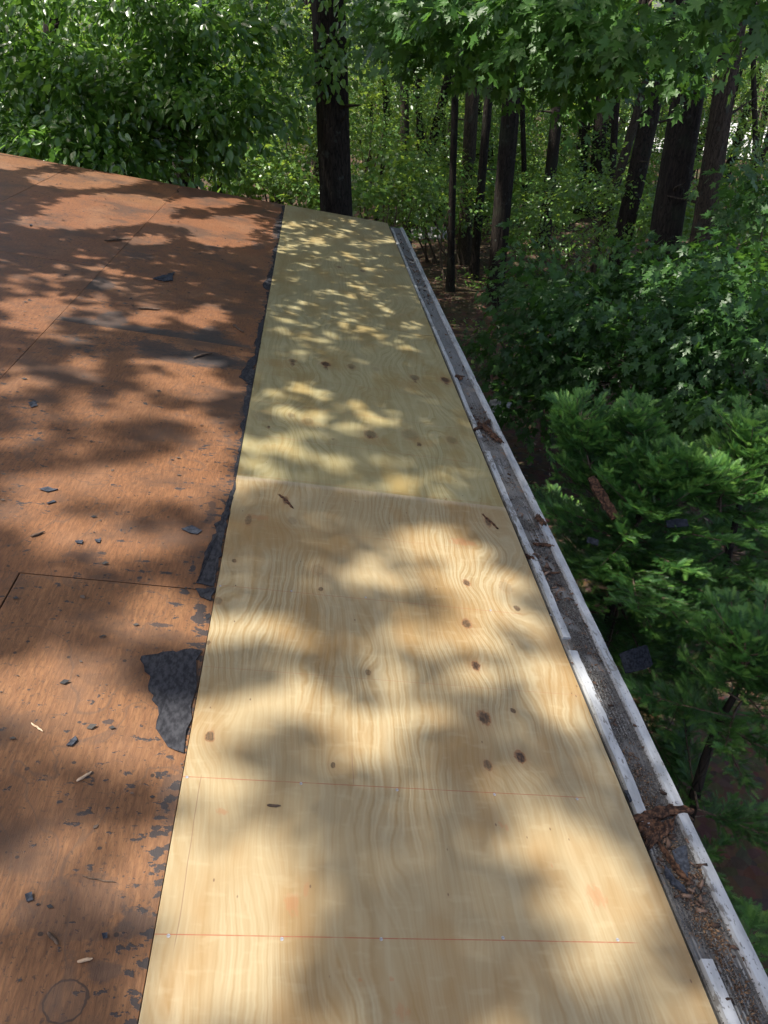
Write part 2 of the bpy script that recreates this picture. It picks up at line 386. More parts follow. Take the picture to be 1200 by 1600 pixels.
S16 = .4064
lines = [(0.0, -.05, 1.10, .95, .0), (S16, -.05, 1.10, .85, .0), (2*S16, -.05, 1.3, .32, .0), (3*S16, -.05, 1.12, .55, .0), (4*S16, .0, 1.0, .3, .0)]
M_NEW1 = new_ply('new_plywood_near', 2.3, knots_near, (.318, .262, .158), (.232, .158, .072), .30, 38, lines, smear_near, True, 2.012)
knots_mid = []
for (px, py, r, dark, ring) in [(457, 564, 4, .6, 1), (509, 569, 5, .9, 1), (549, 573, 5, .4, 1), (587, 577, 4, .2, 1), (648, 590, 5, .5, 1), (696, 594, 5, .85, 1),
    (412, 650, 10, .22, 1), (455, 649, 4, .35, 1), (481, 658, 6, .3, 1), (579, 679, 7, .55, 1), (641, 680, 9, .25, 1), (706, 688, 6, .3, 1), (520, 690, 6, .15, 1), (655, 694, 3, .6, 0), (420, 667, 2, .6, 0)]:
    b, a, rm = mpx(px, py, r); knots_mid.append((b, a, rm*1.3, dark, ring))
def smr(px, py, rx, ry, s_, c):
    b, a, rm = mpx(px, py, rx); _, a2 = roof(px, py-ry); return (b, a, rm, abs(a2-a), c, s_)
DK, GO = (.07, .03, .018), (.25, .150, .05)
smear_mid = [smr(440, 568, 44, 9, .55, GO), smr(640, 603, 34, 10, .5, GO), smr(585, 690, 36, 9, .5, GO), smr(480, 662, 44, 7, .35, GO), smr(660, 690, 30, 8, .4, GO), smr(430, 700, 30, 8, .3, GO),
             smr(457, 568, 4, 5, .95, DK), smr(509, 572, 4, 8, 1.0, DK), smr(509, 569, 8, 2.5, .9, DK), smr(648, 594, 4, 4, .9, DK), smr(697, 597, 4, 7, 1.0, DK), smr(693, 592, 6, 3, .9, DK),
             smr(578, 683, 6, 3.5, .9, DK), smr(655, 696, 4, 2, .9, DK), smr(420, 668, 2.5, 3, .9, DK), smr(549, 575, 5, 2.5, .7, DK), smr(520, 686, 3, 2, .6, DK)]
M_NEW2 = new_ply('new_plywood_mid', 11.1, knots_mid, (.300, .264, .146), (.222, .178, .078), .62, 19, [(q*S16, .0, 1.15, .6, 0) for q in range(5, 11)], smear_mid)
M_NEW3 = new_ply('new_plywood_far', 17.7, [(*mpx(530, 418, 3)[:2], .02, .8, 1), (*mpx(566, 424, 3)[:2], .022, .7, 1), (*mpx(552, 463, 2)[:2], .012, .7, 0)], (.300, .264, .149), (.224, .180, .080), .6, 19, [(q*S16, .0, 1.15, .6, 0) for q in range(12, 17)])
M_NEW4 = new_ply('new_plywood_end', 23.2, [], (.305, .266, .150), (.23, .184, .084), .55, 19)
W1 = 1.257
news = [sheet('new_plywood_sheet', .0005, W1, -.426, 2.012, M_NEW1, .0045, 'nearest new plywood sheet with straight grain, dark knots and red chalk lines', thick=.0165, gap=.0008),
        sheet('new_plywood_sheet', .0005, W1, 2.012, 4.450, M_NEW2, .001, 'yellower new plywood sheet with two rows of knots across it', thick=.0165, gap=.0008),
        sheet('new_plywood_sheet', .0005, W1, 4.450, 6.888, M_NEW3, .003, 'new plywood sheet with swirling grain beyond the knotted one', thick=.0165, gap=.0008),
        sheet('new_plywood_sheet', .0005, W1, 6.888, HY1, M_NEW4, .002, 'short new plywood piece at the far end of the roof', thick=.0165, gap=.0008),
        sheet('new_plywood_sheet', .0005, W1, -2.864, -.426, M_NEW3, .002, thick=.0165, gap=.0008)]
# nail heads on the chalk lines
M_NAIL = simple('nail_steel', (.16, .16, .17), (.30, .30, .32), (200, 200, 200), .45, .1, .0005, .6)
c8 = [(.0042*cos(t), .0042*sin(t), z) for z in (0, .0012) for t in np.linspace(0, 2*pi, 8, endpoint=False)]
ME_NAIL = poly_mesh('nail_head', c8, [tuple(range(8, 16))]+[(i, (i+1) % 8, 8+(i+1) % 8, 8+i) for i in range(8)]); ME_NAIL.materials.append(M_NAIL)
def sub(o, p):                # sub-part under a roof-frame part: same local frame
    o.parent = p; return o
for px, py in [(263, 1464), (440, 1469), (595, 1469), (785, 1467), (964, 1470), (292, 1216), (470, 1226), (620, 1236), (772, 1243), (901, 1250), (344, 917), (455, 925), (571, 935), (766, 955), (860, 962)]:
    b, a = roof(px, py); o = link('nail_head', ME_NAIL, None); o.location = (b, a, .004); sub(o, news[0])

old_specs = [  # b0,b1,a0,a1
    (-.650, 0, -1.25, 1.19), (-1.869, -.650, -1.25, 1.225), (-3.09, -1.869, -1.25, .6), (-4.88, -3.09, -1.25, 1.2),
    (-1.219, 0, 1.19, 3.628), (-1.219, 0, 3.628, 6.066), (-1.219, 0, 6.066, HY1),
    (-2.438, -1.219, 1.225, 2.41), (-2.438, -1.219, 2.41, 4.85), (-2.438, -1.219, 4.85, 7.29), (-2.438, -1.219, 7.29, HY1),
    (-3.658, -2.438, 1.225, 3.628), (-3.658, -2.438, 3.628, 6.066), (-3.658, -2.438, 6.066, HY1),
    (-4.878, -3.658, 1.225, 4.85), (-4.878, -3.658, 4.85, HY1), (-4.88, 0, -3.7, -1.25)]
def st(px, py, rx, ry, s_=.85):
    b, a, rm = mpx(px, py, rx); _, a2 = roof(px, py-ry); return (b, a, rm, abs(a2-a), s_)
stain_shade = {0: [st(215, 1440, 34, 26, -.6), st(160, 1515, 30, 22, -.5), st(120, 1420, 90, 60, -.35), st(270, 1240, 30, 40, -.5), st(258, 1255, 10, 16, .9), st(243, 1300, 12, 12, .9), st(245, 1332, 12, 15, .95), st(288, 924, 10, 6, .95), st(275, 943, 22, 5, .95), st(250, 976, 24, 5, .8), st(310, 960, 14, 26, .9), st(170, 1128, 10, 6, .8), st(115, 1157, 11, 9, .8)],
          4: [st(300, 560, 100, 12, -.75), st(330, 800, 9, 30, .6), st(205, 825, 3, 3, .9), st(330, 560, 80, 14, .75), st(135, 870, 40, 14, .35), st(300, 888, 6, 12, .95), st(240, 540, 60, 12, .7), st(160, 620, 26, 20, .4), st(380, 640, 6, 18, .8)],  # weakest patch is leaf shade painted into the wood colour
          5: [st(300, 531, 110, 12, -.85), st(120, 507, 44, 15, -.9), st(175, 500, 30, 17, -.85), st(148, 443, 40, 12, -.85), st(325, 527, 25, 20, -.8), st(225, 517, 60, 8, -.85), st(220, 400, 40, 8, .6), st(425, 425, 6, 18, .95), st(410, 515, 5, 16, .95), st(330, 385, 30, 8, .5)],
          6: [st(433, 355, 7, 26, .95), st(300, 300, 60, 10, .5), st(405, 385, 14, 7, .6)],
          1: [st(20, 1000, 50, 40, .45), st(20, 870, 30, 16, .7)], 8: [st(40, 640, 40, 20, .4)]}  # the larger left-edge patch paints leaf shade into the wood tone
for i, (b0, b1, a0, a1) in enumerate(old_specs):
    kn = roof(101, 1565) if i == 0 else None
    m = old_ply('old_plywood', 3.1*i+.4, stain_shade.get(i, ()), kn)
    sheet('old_plywood_sheet', b0, b1, a0, a1, m, random.uniform(-.0012, .0008), gap=.0024 if i in (0, 1, 4, 7) else .0011)
# far slope of the roof
V = [(-4.885*cos(SL), HY0, 4.885*sin(SL)), (-4.885*cos(SL), HY1, 4.885*sin(SL)), (-11.0, HY1, -.25), (-11.0, HY0, -.25)]
V += [(x, y, z-.03) for x, y, z in V]
link('far_roof_slope', poly_mesh('far_roof_slope', V, BOXF), old_ply('old_plywood_far', 60.0), house)
# rake boards at the far end
M_PEEL0 = simple('grey_trim_paint', (.5, .5, .5), (.62, .62, .62), (8, 8, 30), .6, .2)
box('rake_board', -4.86, 1.25, HY1-.03, HY1-.008, -.16, -.0175, M_PEEL0, house, (0, 0, 0), RR)

# ---- the gutter along the eave
def peel_mat(name, amt, seed):
    k = NT(name); P = k.coord(); PO = k.addv(P, (seed, seed*2, 0))
    n = k.noise(k.scalev(PO, 60, 22, 60), 1.0, 5, .65); n2 = k.noise(k.scalev(PO, 9, 2.2, 9), 1.0, 3, .6)
    m = k.step(k.add(n, k.mul(k.sub(n2, .5), .75)), amt-.02, amt+.02)
    dirt = k.noise(k.scalev(PO, 30, 8, 30), 1.0, 4, .6)
    white = k.mix(k.step(dirt, .35, .7), (.40, .406, .415), (.25, .255, .26))
    spk = k.step(k.voro(k.scalev(PO, 90, 60, 60), 1.0), .12, .22, .85, 0)
    white = k.mix(spk, white, (.13, .12, .115))
    wood = k.mix(n, (.09, .085, .08), (.21, .20, .19))
    return k.done(k.bsdf(k.mix(m, white, wood), .55, k.bump(k.sub(dirt, k.mul(m, .6)), .4, .002), .4))
M_PEEL_IN, M_PEEL_OUT = peel_mat('peeling_white_inner', .60, 3.0), peel_mat('peeling_white_outer', .64, 8.0)
def floor_mat():
    k = NT('weathered_grey_wood'); P = k.coord(); X, Y, _ = k.sep(P)
    wv = k.math('SINE', k.mul(k.add(X, k.mul(k.noise(k.scalev(P, 4, .8, 1), 1.0, 2), .01)), 2*pi*80))
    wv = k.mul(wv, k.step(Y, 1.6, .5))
    g = k.noise(k.scalev(P, 110, 5, 1), 1.0, 2, .6)
    col = k.mix(k.step(k.add(k.mul(wv, .3), g), .3, .85), (.085, .083, .081), (.30, .297, .29))
    n = k.noise(k.scalev(P, 9, 3.0, 1), 1.0, 5, .65); n2 = k.noise(P, 140, 4, .7)
    grit = k.mix(n2, (.035, .033, .031), (.21, .20, .19))
    col = k.mix(k.step(n, .40, .52, 0, .95), col, grit)
    col = k.mix(k.step(k.noise(P, 26, 3, .6), .60, .70, 0, .7), col, (.20, .115, .065))
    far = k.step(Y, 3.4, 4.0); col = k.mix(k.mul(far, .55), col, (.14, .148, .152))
    return k.done(k.bsdf(col, .85, k.bump(k.add(k.mul(wv, .5), n2), .7, .003), .25))
M_FLOOR = floor_mat()
GA0, GA1 = -2.9, 8.56
box('fascia', 1.262, 1.2745, GA0, GA1+.02, -.17, -.030, M_VOID, house, (0, 0, 0), RR)
# the gutter's cross section is slightly out of true along its length
gut = empty('gutter', roofw(1.36, 2.5, -.1), 'weathered wooden eave gutter with peeling white edges beside the new plywood', 'gutter')
def strip(name, prof, mat, a0, a1, n, wob, seed, par):
    """prof: closed list of (b,n) extruded along a with a wandering edge"""
    r = np.random.default_rng(seed); aa = np.linspace(a0, a1, n); k = len(prof)
    wv = np.cumsum(r.normal(size=n))*wob; wv -= np.linspace(wv[0], wv[-1], n)
    V = []
    for i, a in enumerate(aa):
        for j, (b, h) in enumerate(prof): V.append((b+wv[i]+r.normal()*wob*.6*(1 if j in (2, 3) else .3), a, h+r.normal()*wob*.25))
    F = [(i*k+j, (i+1)*k+j, (i+1)*k+(j+1) % k, i*k+(j+1) % k) for i in range(n-1) for j in range(k)]
    F += [tuple(range(k)), tuple(range((n-1)*k, n*k))[::-1]]
    return link(name, poly_mesh(name, V, F), mat, par, (0, 0, 0), RR)
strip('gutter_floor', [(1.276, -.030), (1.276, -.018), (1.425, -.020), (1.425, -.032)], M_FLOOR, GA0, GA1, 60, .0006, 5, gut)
o = strip('inner_strip', [(1.280, -.0175), (1.283, -.006), (1.316, -.007), (1.320, -.0170)], M_PEEL_IN, .31, 1.05, 30, .0009, 6, gut)
strip('inner_strip', [(1.280, -.0175), (1.283, -.006), (1.313, -.007), (1.317, -.0170)], M_PEEL_IN, 1.12, 2.62, 50, .0011, 7, gut)
strip('inner_strip', [(1.280, -.0175), (1.283, -.007), (1.307, -.008), (1.311, -.0170)], M_PEEL_IN, 2.80, 8.40, 90, .0011, 8, gut)
strip('inner_strip', [(1.284, -.0175), (1.287, -.004), (1.318, -.005), (1.322, -.0170)], M_PEEL_IN, -2.8, -.03, 40, .0006, 9, gut)
strip('outer_lip', [(1.411, -.0195), (1.414, -.004), (1.4465, -.005), (1.450, -.06)], M_PEEL_OUT, GA0, GA1, 120, .0009, 10, gut)
box('gutter_bottom', 1.2765, 1.4485, GA0, GA1, -.085, -.0325, M_PEEL0, gut, (0, 0, 0), RR)
# nail on the lip
o = link('nail_head', ME_NAIL, None, gut); w_ = roofw(*roof(1058, 1253), -.0035); o.location = w_; o.rotation_euler = RR; o.scale = (1.4, 1.4, 2.5)

# ================================================================== DAPPLED CANOPY TEST: where the photo is sunlit nothing may stand in the sun's way
LIT = [(135,282,90,12),(170,328,95,24),(120,347,95,13),(320,317,62,9),(290,348,45,7),(30,250,70,14),(385,362,90,24),(230,375,45,9),(140,402,22,6),
 (50,480,52,15),(160,475,24,16),(325,495,38,19),(235,495,36,18),(15,505,20,10),(120,532,36,10),(300,582,44,26),(135,576,34,10),(25,595,30,19),
 (350,612,28,11),(350,685,34,22),(40,690,60,16),(240,755,125,36),(60,760,60,26),(65,812,66,38),(225,850,95,28),(250,965,82,44),(60,900,40,20),
 (205,1150,120,62),(100,1085,95,70),(15,1090,30,60),(25,1215,40,80),(250,1195,30,36),(110,1335,85,60),(15,1400,34,60),(170,1380,50,30),(40,1545,50,40),
 (467,383,46,13),(505,401,40,8),(600,375,26,6),(533,365,22,5),(562,402,22,5),(475,456,26,6),(537,458,25,5),(646,492,32,8),(633,533,40,13),(433,519,16,6),(655,512,24,5),
 (467,617,52,20),(430,640,24,14),(558,637,32,14),(592,654,42,18),(487,663,56,22),(437,700,42,20),(533,725,42,18),(592,725,36,14),(654,742,52,20),(546,667,32,14),(610,762,80,12),
 (404,756,36,15),(679,848,48,28),(592,902,42,16),(804,967,44,28),(397,990,80,28),(647,985,34,34),(571,1114,54,30),(852,1049,58,32),(895,1095,60,56),
 (354,1140,44,44),(460,1090,60,30),(603,1173,70,32),(560,1200,40,20),(333,1236,66,56),(400,1370,110,70),(387,1483,135,74),(300,1552,80,50),(470,1560,60,40),
 (867,1310,70,72),(933,1383,78,80),(833,1257,66,28),(925,1470,66,62),(905,1535,62,44),(1000,1430,40,60),(600,1543,40,18),(1035,1560,40,50),
 (1010,1045,26,34),(1085,1320,22,40),(1130,1430,24,50),(1175,1530,24,50),(1040,1180,16,34)]
LIT = np.array(LIT, float)
def lit_mask(P):
    """P (n,3) leaf positions -> True where the leaf would shade a spot that is sunlit in the photo"""
    t = (P@NRM)/(SUN@NRM); Q = P - t[:, None]*SUN
    px, py, zc = project(Q)
    out = np.zeros(len(P), bool)
    ok = (zc > .3)
    for cx, cy_, rx, ry in LIT:
        out |= ok & ((((px-cx)/(rx*1.12))**2+((py-cy_)/(ry*1.15))**2) < 1)
    half = np.zeros(len(P), bool)
    for cx, cy_, rx, ry in ((560, 1010, 250, 150), (760, 900, 100, 70), (200, 620, 180, 70), (120, 470, 130, 60), (200, 780, 190, 110), (140, 1110, 190, 120), (330, 1400, 130, 180)):
        half |= ok & ((((px-cx)/rx)**2+((py-cy_)/ry)**2) < 1)
    hn = np.sin(Q[:, 0]*13+2*np.sin(Q[:, 1]*7))*np.sin(Q[:, 1]*11+1.5*np.sin(Q[:, 0]*9))
    fine = np.sin(Q[:, 0]*31+2*np.sin(Q[:, 1]*17))*np.sin(Q[:, 1]*23+1.5*np.sin(Q[:, 0]*19))
    out &= ~((((py < 560) & (px > 400) & (fine < -.15)) | ((py > 575) & (py < 790) & (px > 380) & (hn < -.5))))
    out |= half & (hn > -.05)
    out |= ok & ((((px-535)/130)**2+((py-455)/115)**2) < 1) & (fine > .18)
    # off the picture: a loose natural pattern of gaps
    off = (~ok) | (px < -20) | (py > 1620) | (px > 1220)
    off &= Q[:, 0] < 1.7
    nz = np.sin(Q[:, 0]*2.9+1.3*np.sin(Q[:, 1]*2.1))*np.sin(Q[:, 1]*3.3+1.7*np.sin(Q[:, 0]*1.7))
    out |= off & (nz > .55)
    for z, x0, x1, y0, y1, thr in ((1.5, -7, -.3, 10.2, 14, -.35), (2.2, .8, 5.5, 4.8, 8.0, -.1), (.3, -8, 27, 14.5, 46, .3), (-.5, 1.6, 3.6, 1.9, 4.4, .25)):
        t = (P[:, 2]-z)/SUN[2]; Q = P-t[:, None]*SUN
        nz = np.sin(Q[:, 0]*4.1+z)*np.sin(Q[:, 1]*4.7+1.3*np.sin(Q[:, 0]*2.3))
        out |= (t > .5) & (Q[:, 0] > x0) & (Q[:, 0] < x1) & (Q[:, 1] > y0) & (Q[:, 1] < y1) & (nz > thr)
    return out

# ================================================================== LEAVES
T_OVATE = (np.array([(0,0,0),(.28,.25,.06),(.28,-.25,.04),(.60,.25,.03),(.62,-.23,.05),(1,.03,-.13),(.45,0,-.035)], float),
           np.array([(0,6,1),(0,2,6),(1,6,3),(2,4,6),(6,5,3),(6,4,5)]))
T_RHOMB = (np.array([(0,0,0),(.45,.30,.03),(1,0,-.05),(.45,-.30,.03)], float), np.array([(0,2,1),(0,3,2)]))
def maple_template():
    pts = [(0,0),(-.10,.13),(-.05,.34),(.09,.25),(.14,.27),(.24,.24),(.34,.40),(.44,.38),(.66,.54),(.58,.30),(.50,.13),(.64,.15),(.74,.20),(.80,.09),(1.06,0)]
    up = [(x, y) for x, y in pts]; dn = [(x, -y) for x, y in pts[1:-1]][::-1]
    ol = up+dn; V = [(.34, 0, -.04)]+[(x, y, .02-.10*abs(y)) for x, y in ol]; n = len(ol)
    return np.array(V, float), np.array([(0, 1+(i+1) % n, 1+i) for i in range(n)])
T_MAPLE = maple_template()
T_SMALLMAPLE = (np.array([(.3,0,-.03),(0,0,0),(-.05,.32,-.02),(.32,.28,.02),(.58,.48,-.03),(.6,.18,.02),(1,0,-.05),(.6,-.18,.02),(.58,-.48,-.03),(.32,-.28,.02),(-.05,-.32,-.02)], float),
                np.array([(0,(i % 10)+1,((i+9) % 10)+1) for i in range(10)]))
def leaves_mesh(name, pos, ax, nm, size, tint, T):
    TV, TF = T; side = np.cross(nm, ax)
    n, kv = len(pos), len(TV)
    V = pos[:, None]+size[:, None, None]*(TV[None, :, 0, None]*ax[:, None]+TV[None, :, 1, None]*side[:, None]+TV[None, :, 2, None]*nm[:, None])
    F = (TF[None]+(np.arange(n)*kv)[:, None, None]).reshape(-1, 3)
    return mesh_np(name, V.reshape(-1, 3), F, 3, False, np.repeat(tint, kv))
def sprays(c, d, nrm, L, width, n, size, r, droop=.25, jit=.35):
    """c,d,nrm (S,3): flat leafy twigs -> leaf pos, axis, normal, size, tint"""
    S = len(c); d = unit(d); s = unit(np.cross(nrm, d)); nn = unit(np.cross(d, s))
    t = r.uniform(.05, 1, (S, n)); sg = np.where(r.random((S, n)) < .5, -1, 1.0)
    w_ = width*(1-.55*t)*r.uniform(.05, 1, (S, n))
    L_ = (np.ones(S)*L)[:, None]
    pos = c[:, None]+d[:, None]*(t*L_)[..., None]+s[:, None]*(sg*w_)[..., None]+nn[:, None]*(r.normal(size=(S, n))*.04*L_)[..., None]
    pos[..., 2] -= (t**2)*L_*droop*.6
    ax = unit(d[:, None]*r.uniform(.3, 1, (S, n, 1))+s[:, None]*(sg*r.uniform(.3, 1, (S, n)))[..., None]+r.normal(size=(S, n, 3))*.18+np.array([0, 0, -droop]))
    nm = nn[:, None]+r.normal(size=(S, n, 3))*jit; nm = nm-(nm*ax).sum(-1, keepdims=True)*ax; nm = unit(nm)
    sz = size*r.uniform(.45, 1.25, (S, n))
    tint = np.clip(.45+.18*r.normal(size=(S, 1))+.16*r.normal(size=(S, n)), 0, 1)
    f = lambda a: a.reshape(-1, *a.shape[2:])
    return f(pos), f(ax), f(nm), f(sz), f(tint)
M_MAPLE = leaf_mat('maple_leaf', (.030, .082, .014), (.052, .132, .021), (.10, .215, .032), .36, .42, .4, (.20, .42, .05))
M_MAPLE_SHADED = leaf_mat('shaded_maple_leaf', (.020, .058, .013), (.036, .096, .019), (.075, .165, .03), .34, .42, .4, (.20, .42, .05))  # maple leaf colour darkened to paint in the young tree's deep shade
M_OVATE = leaf_mat('broad_leaf', (.045, .115, .014), (.085, .190, .026), (.17, .30, .05), .42, .30, .75, (.22, .42, .05))
M_FAR = leaf_mat('forest_leaf', (.028, .085, .014), (.065, .155, .026), (.17, .29, .055), .42, .36, .5, (.46, .62, .07))
M_CANOPY = leaf_mat('canopy_leaf', (.03, .08, .02), (.05, .12, .03), (.08, .17, .04), .28, .45, .45, (.22, .40, .06))

def bark_mat(name, c1, c2, sc_=1.0):
    k = NT(name); P = k.coord()
    a = k.noise(k.scalev(P, 26*sc_, 26*sc_, 3.2*sc_), 1.0, 5, .65, .5); v = k.voro(k.scalev(P, 30*sc_, 30*sc_, 6*sc_), 1.0, 'DISTANCE_TO_EDGE')
    f = k.add(a, k.step(v, 0, .12, -.25, 0.0))
    col = k.mix(k.step(f, .2, .7), c1, c2)
    mo = k.noise(P, 2.2, 3); col = k.mix(k.step(mo, .52, .70, 0, .5), col, (.03, .036, .022))
    li = k.noise(P, 7, 4, .6); col = k.mix(k.step(li, .60, .68, 0, .6), col, (.06, .065, .055))
    return k.done(k.bsdf(col, .9, k.bump(f, .9, .02), .2))
M_BARK = bark_mat('dark_furrowed_bark', (.009, .007, .006), (.036, .027, .021))
M_BARK2 = bark_mat('grey_brown_bark', (.022, .017, .013), (.078, .058, .043), 1.4)
M_TWIG = simple('twig_bark', (.045, .032, .022), (.12, .085, .06), (60, 60, 60))

def trunk_path(base, top, bend, n, seed):
    r = np.random.default_rng(seed); t = np.linspace(0, 1, n)[:, None]
    p = np.asarray(base)*(1-t)+np.asarray(top)*t
    off = np.array([r.normal(), r.normal(), 0])*bend; off2 = np.array([r.normal(), r.normal(), 0])*bend*.35
    return p+np.sin(t*pi)*off+np.sin(t*3*pi+seed)*off2
def in_ball(r, n):
    v = unit(r.normal(size=(n, 3))); return v*(r.random((n, 1))**(1/2.6))

# ------------------------------------------------------------------ overstory trees (trunks seen, crowns mostly above the frame)
def place(px, hd):
    d = ray(px, 300); d = d/math.hypot(d[0], d[1]); return CAM[0]+d[0]*hd, CAM[1]+d[1]*hd
#  px at row y1, px at row y2, y1, y2, width px, distance, name, label, bark, thick crown?
TREES = [
 ('oak_tree', 512, 525, 20, 300, 54, 11.6, 'stout dark oak trunk standing alone right behind the far end of the new plywood', 1),
 ('maple_tree', 1078, 1046, 120, 330, 50, 13.0, 'thickest dark forest trunk at the right, forking beside a paler trunk', 1),
 ('maple_tree', 1138, 1092, 100, 400, 33, 12.6, 'paler brown trunk leaning against the thickest trunk on its right side', 0),
 ('forest_tree', 802, 774, 120, 440, 29, 16.2, 'straight mid sized trunk rising clear from the leaf litter beyond the gutter end', 1),
 ('forest_tree', 632, 634, 140, 330, 15, 21.0, 'slim brown trunk nearest on the right of the lone oak', 0),
 ('forest_tree', 712, 704, 125, 420, 13, 17.0, 'thin dark trunk first in the row beyond the far end of the gutter', 1),
 ('forest_tree', 738, 728, 140, 340, 23, 20.0, 'grey green trunk second in the row beyond the gutter end', 0),
 ('forest_tree', 763, 745, 150, 370, 15, 18.5, 'slim dark slanting trunk just left of the clear straight trunk', 1),
 ('forest_tree', 866, 854, 210, 330, 20, 22.0, 'trunk half hidden by leaves right of the clear straight trunk', 1),
 ('forest_tree', 1022, 982, 150, 330, 29, 16.5, 'dark leaning trunk left of the thickest trunk', 1),
 ('forest_tree', 998, 950, 170, 330, 15, 19.0, 'thin brown strongly leaning trunk behind the dark leaning one', 0),
 ('forest_tree', 962, 955, 180, 290, 11, 24.0, 'thin upright trunk left of the two leaning trunks', 1),
 ('forest_tree', 938, 930, 200, 290, 22, 26.0, 'short glimpse of a broad trunk under the hanging maple leaves', 1),
 ('forest_tree', 1177, 1183, 110, 300, 8, 24.0, 'very thin sapling trunk at the right edge before the pale drive', 1),
 ('forest_tree', 278, 285, 180, 290, 36, 14.0, 'dark trunk behind the broad leaved shrub mass at the left', 1),
 ('forest_tree', 336, 342, 225, 300, 12, 15.0, 'slim dark trunk beside the left shrub, at the roof edge', 1),
 ('forest_tree', 84, 78, 10, 200, 26, 17.0, 'dark trunk glimpsed through leaves at the far left', 1),
 ('forest_tree', 655, 655, 230, 330, 10, 23.0, 'very thin trunk just right of the slim brown trunk', 1),
 ('forest_tree', 607, 612, 200, 330, 8, 25.0, 'faint thin trunk between the lone oak and the slim brown trunk', 1),
 ('forest_tree', 818, 822, 230, 350, 9, 25.0, 'very thin trunk right behind the clear straight trunk', 1),
 ('forest_tree', 905, 900, 220, 310, 9, 28.0, 'distant thin trunk in the gap under the hanging maple', 1),
 ('forest_tree', 690, 684, 260, 350, 7, 26.0, 'faint far trunk left of the row beyond the gutter end', 1),
 ('forest_tree', 420, 424, 60, 280, 9, 22.0, 'thin trunk in the bright leaves left of the lone oak', 1),
]
tree_objs = []
for i, (nm, xa, xb, ya, yb, wpx, hd, lab, dk) in enumerate(TREES):
    pa, pb = at_h(xa, ya, hd), at_h(xb, yb, hd)
    sl3 = (pa-pb)/(pa[2]-pb[2])
    g0 = gz(pb[0], pb[1]); base = pb+sl3*(g0-.15-pb[2]); Ht = 15 if hd < 18 else 12
    top = pa+sl3*(2.5)*.9; top = np.array([top[0]+sl3[0]*3, top[1]+sl3[1]*3, Ht])
    rad = wpx/FPX*np.linalg.norm(pb-CAM)*.5*.85
    root = empty(nm, base, lab, 'tree', 'forest trees beyond the roof')
    n = 34 if wpx > 24 else 18
    # keep the straight measured run, bend only higher up
    zs = np.linspace(base[2], Ht, n); P = np.array([pb+sl3*(z-pb[2]) for z in zs])
    over = np.clip((zs-3)/10, 0, 1)[:, None]; P[:, :2] += over**1.5*(np.array([[rng.normal(), rng.normal()]])*.8 - sl3[None, :2]*6)
    wob = np.sin(zs[:, None]*np.array([[.9, 1.3]])+i)*.02*rad*10; P[:, :2] += wob*.25
    rr = rad*(1-.028*(zs-pb[2])); rr *= 1+.45*np.exp(-(zs-base[2])/.22)*(1 if wpx > 12 else .3); rr = np.maximum(rr, rad*.35)
    V, F = tube(P, rr, 26 if wpx > 24 else 10, .05 if wpx > 24 else .03, i)
    link('trunk', mesh_np('trunk', V, F, 4, True), M_BARK if dk else M_BARK2, root)
    tree_objs.append((root, P, rr, hd, rad))
    rs = np.random.default_rng(500+i)
    for q in range(3 if wpx > 12 else 1):                       # dead snags on the bole
        z = rs.uniform(-.8, 2.2); pc = pb+sl3*(z-pb[2]); an = rs.uniform(0, 2*pi); L_ = rs.uniform(.2, .9)
        e = pc+np.array([cos(an)*L_, sin(an)*L_, rs.uniform(-.15, .35)]); V, F = tube(trunk_path(pc, e, .04, 6, i*7+q), np.linspace(rad*.16+.006, .004, 6), 6, .05, q)
        link('branch', mesh_np('branch', V, F, 4, True), M_BARK2, root)
# limbs + crowns high above
def limb(par, p0, p1, r0, r1, seed, sag=.0, mat=None, name='limb'):
    path = trunk_path(p0, p1, np.linalg.norm(np.asarray(p1)-p0)*.05, 9, seed); path[:, 2] += np.sin(np.linspace(0, pi, 9))*sag
    V, F = tube(path, np.linspace(r0, r1, 9), 7, .03, seed); return link(name, mesh_np(name, V, F, 4, True), mat or M_BARK, par)
for i, (root, P, rr, hd, rad) in enumerate(tree_objs):
    big = i in (0, 1, 14)
    r = np.random.default_rng(100+i)
    c0 = P[-6 if not big else -8]
    nb = 4
    for q in range(nb):
        an = q*2*pi/nb+r.uniform(0, 1); e = c0+np.array([cos(an)*2.6, sin(an)*2.6, r.uniform(.5, 2)])
        limb(root, P[-10 if len(P) > 20 else -6], e, rad*.35, rad*.1, i*10+q, .3)
    ns = 1000 if big else 760
    R_ = np.array([4.6, 4.6, 2.8]) if big else np.array([3.6, 3.6, 2.4])
    cl = c0+in_ball(r, 16)*R_                                  # clumps leave sun gaps between them
    c = cl[r.integers(0, 16, ns)]+r.normal(size=(ns, 3))*np.array([.7, .7, .4])
    d = unit(c-c0)*np.array([1, 1, .3])+r.normal(size=(ns, 3))*.3
    A = sprays(c, d, np.array([[0, 0, 1.0]])+r.normal(size=(ns, 3))*.25, .55, .35, 9, .19, r)
    keep = (~lit_mask(A[0])) & (A[0][:, 2] > 4.0)
    A = [q[keep] for q in A]
    link('crown', leaves_mesh('crown', *A, T_RHOMB), M_CANOPY, root)

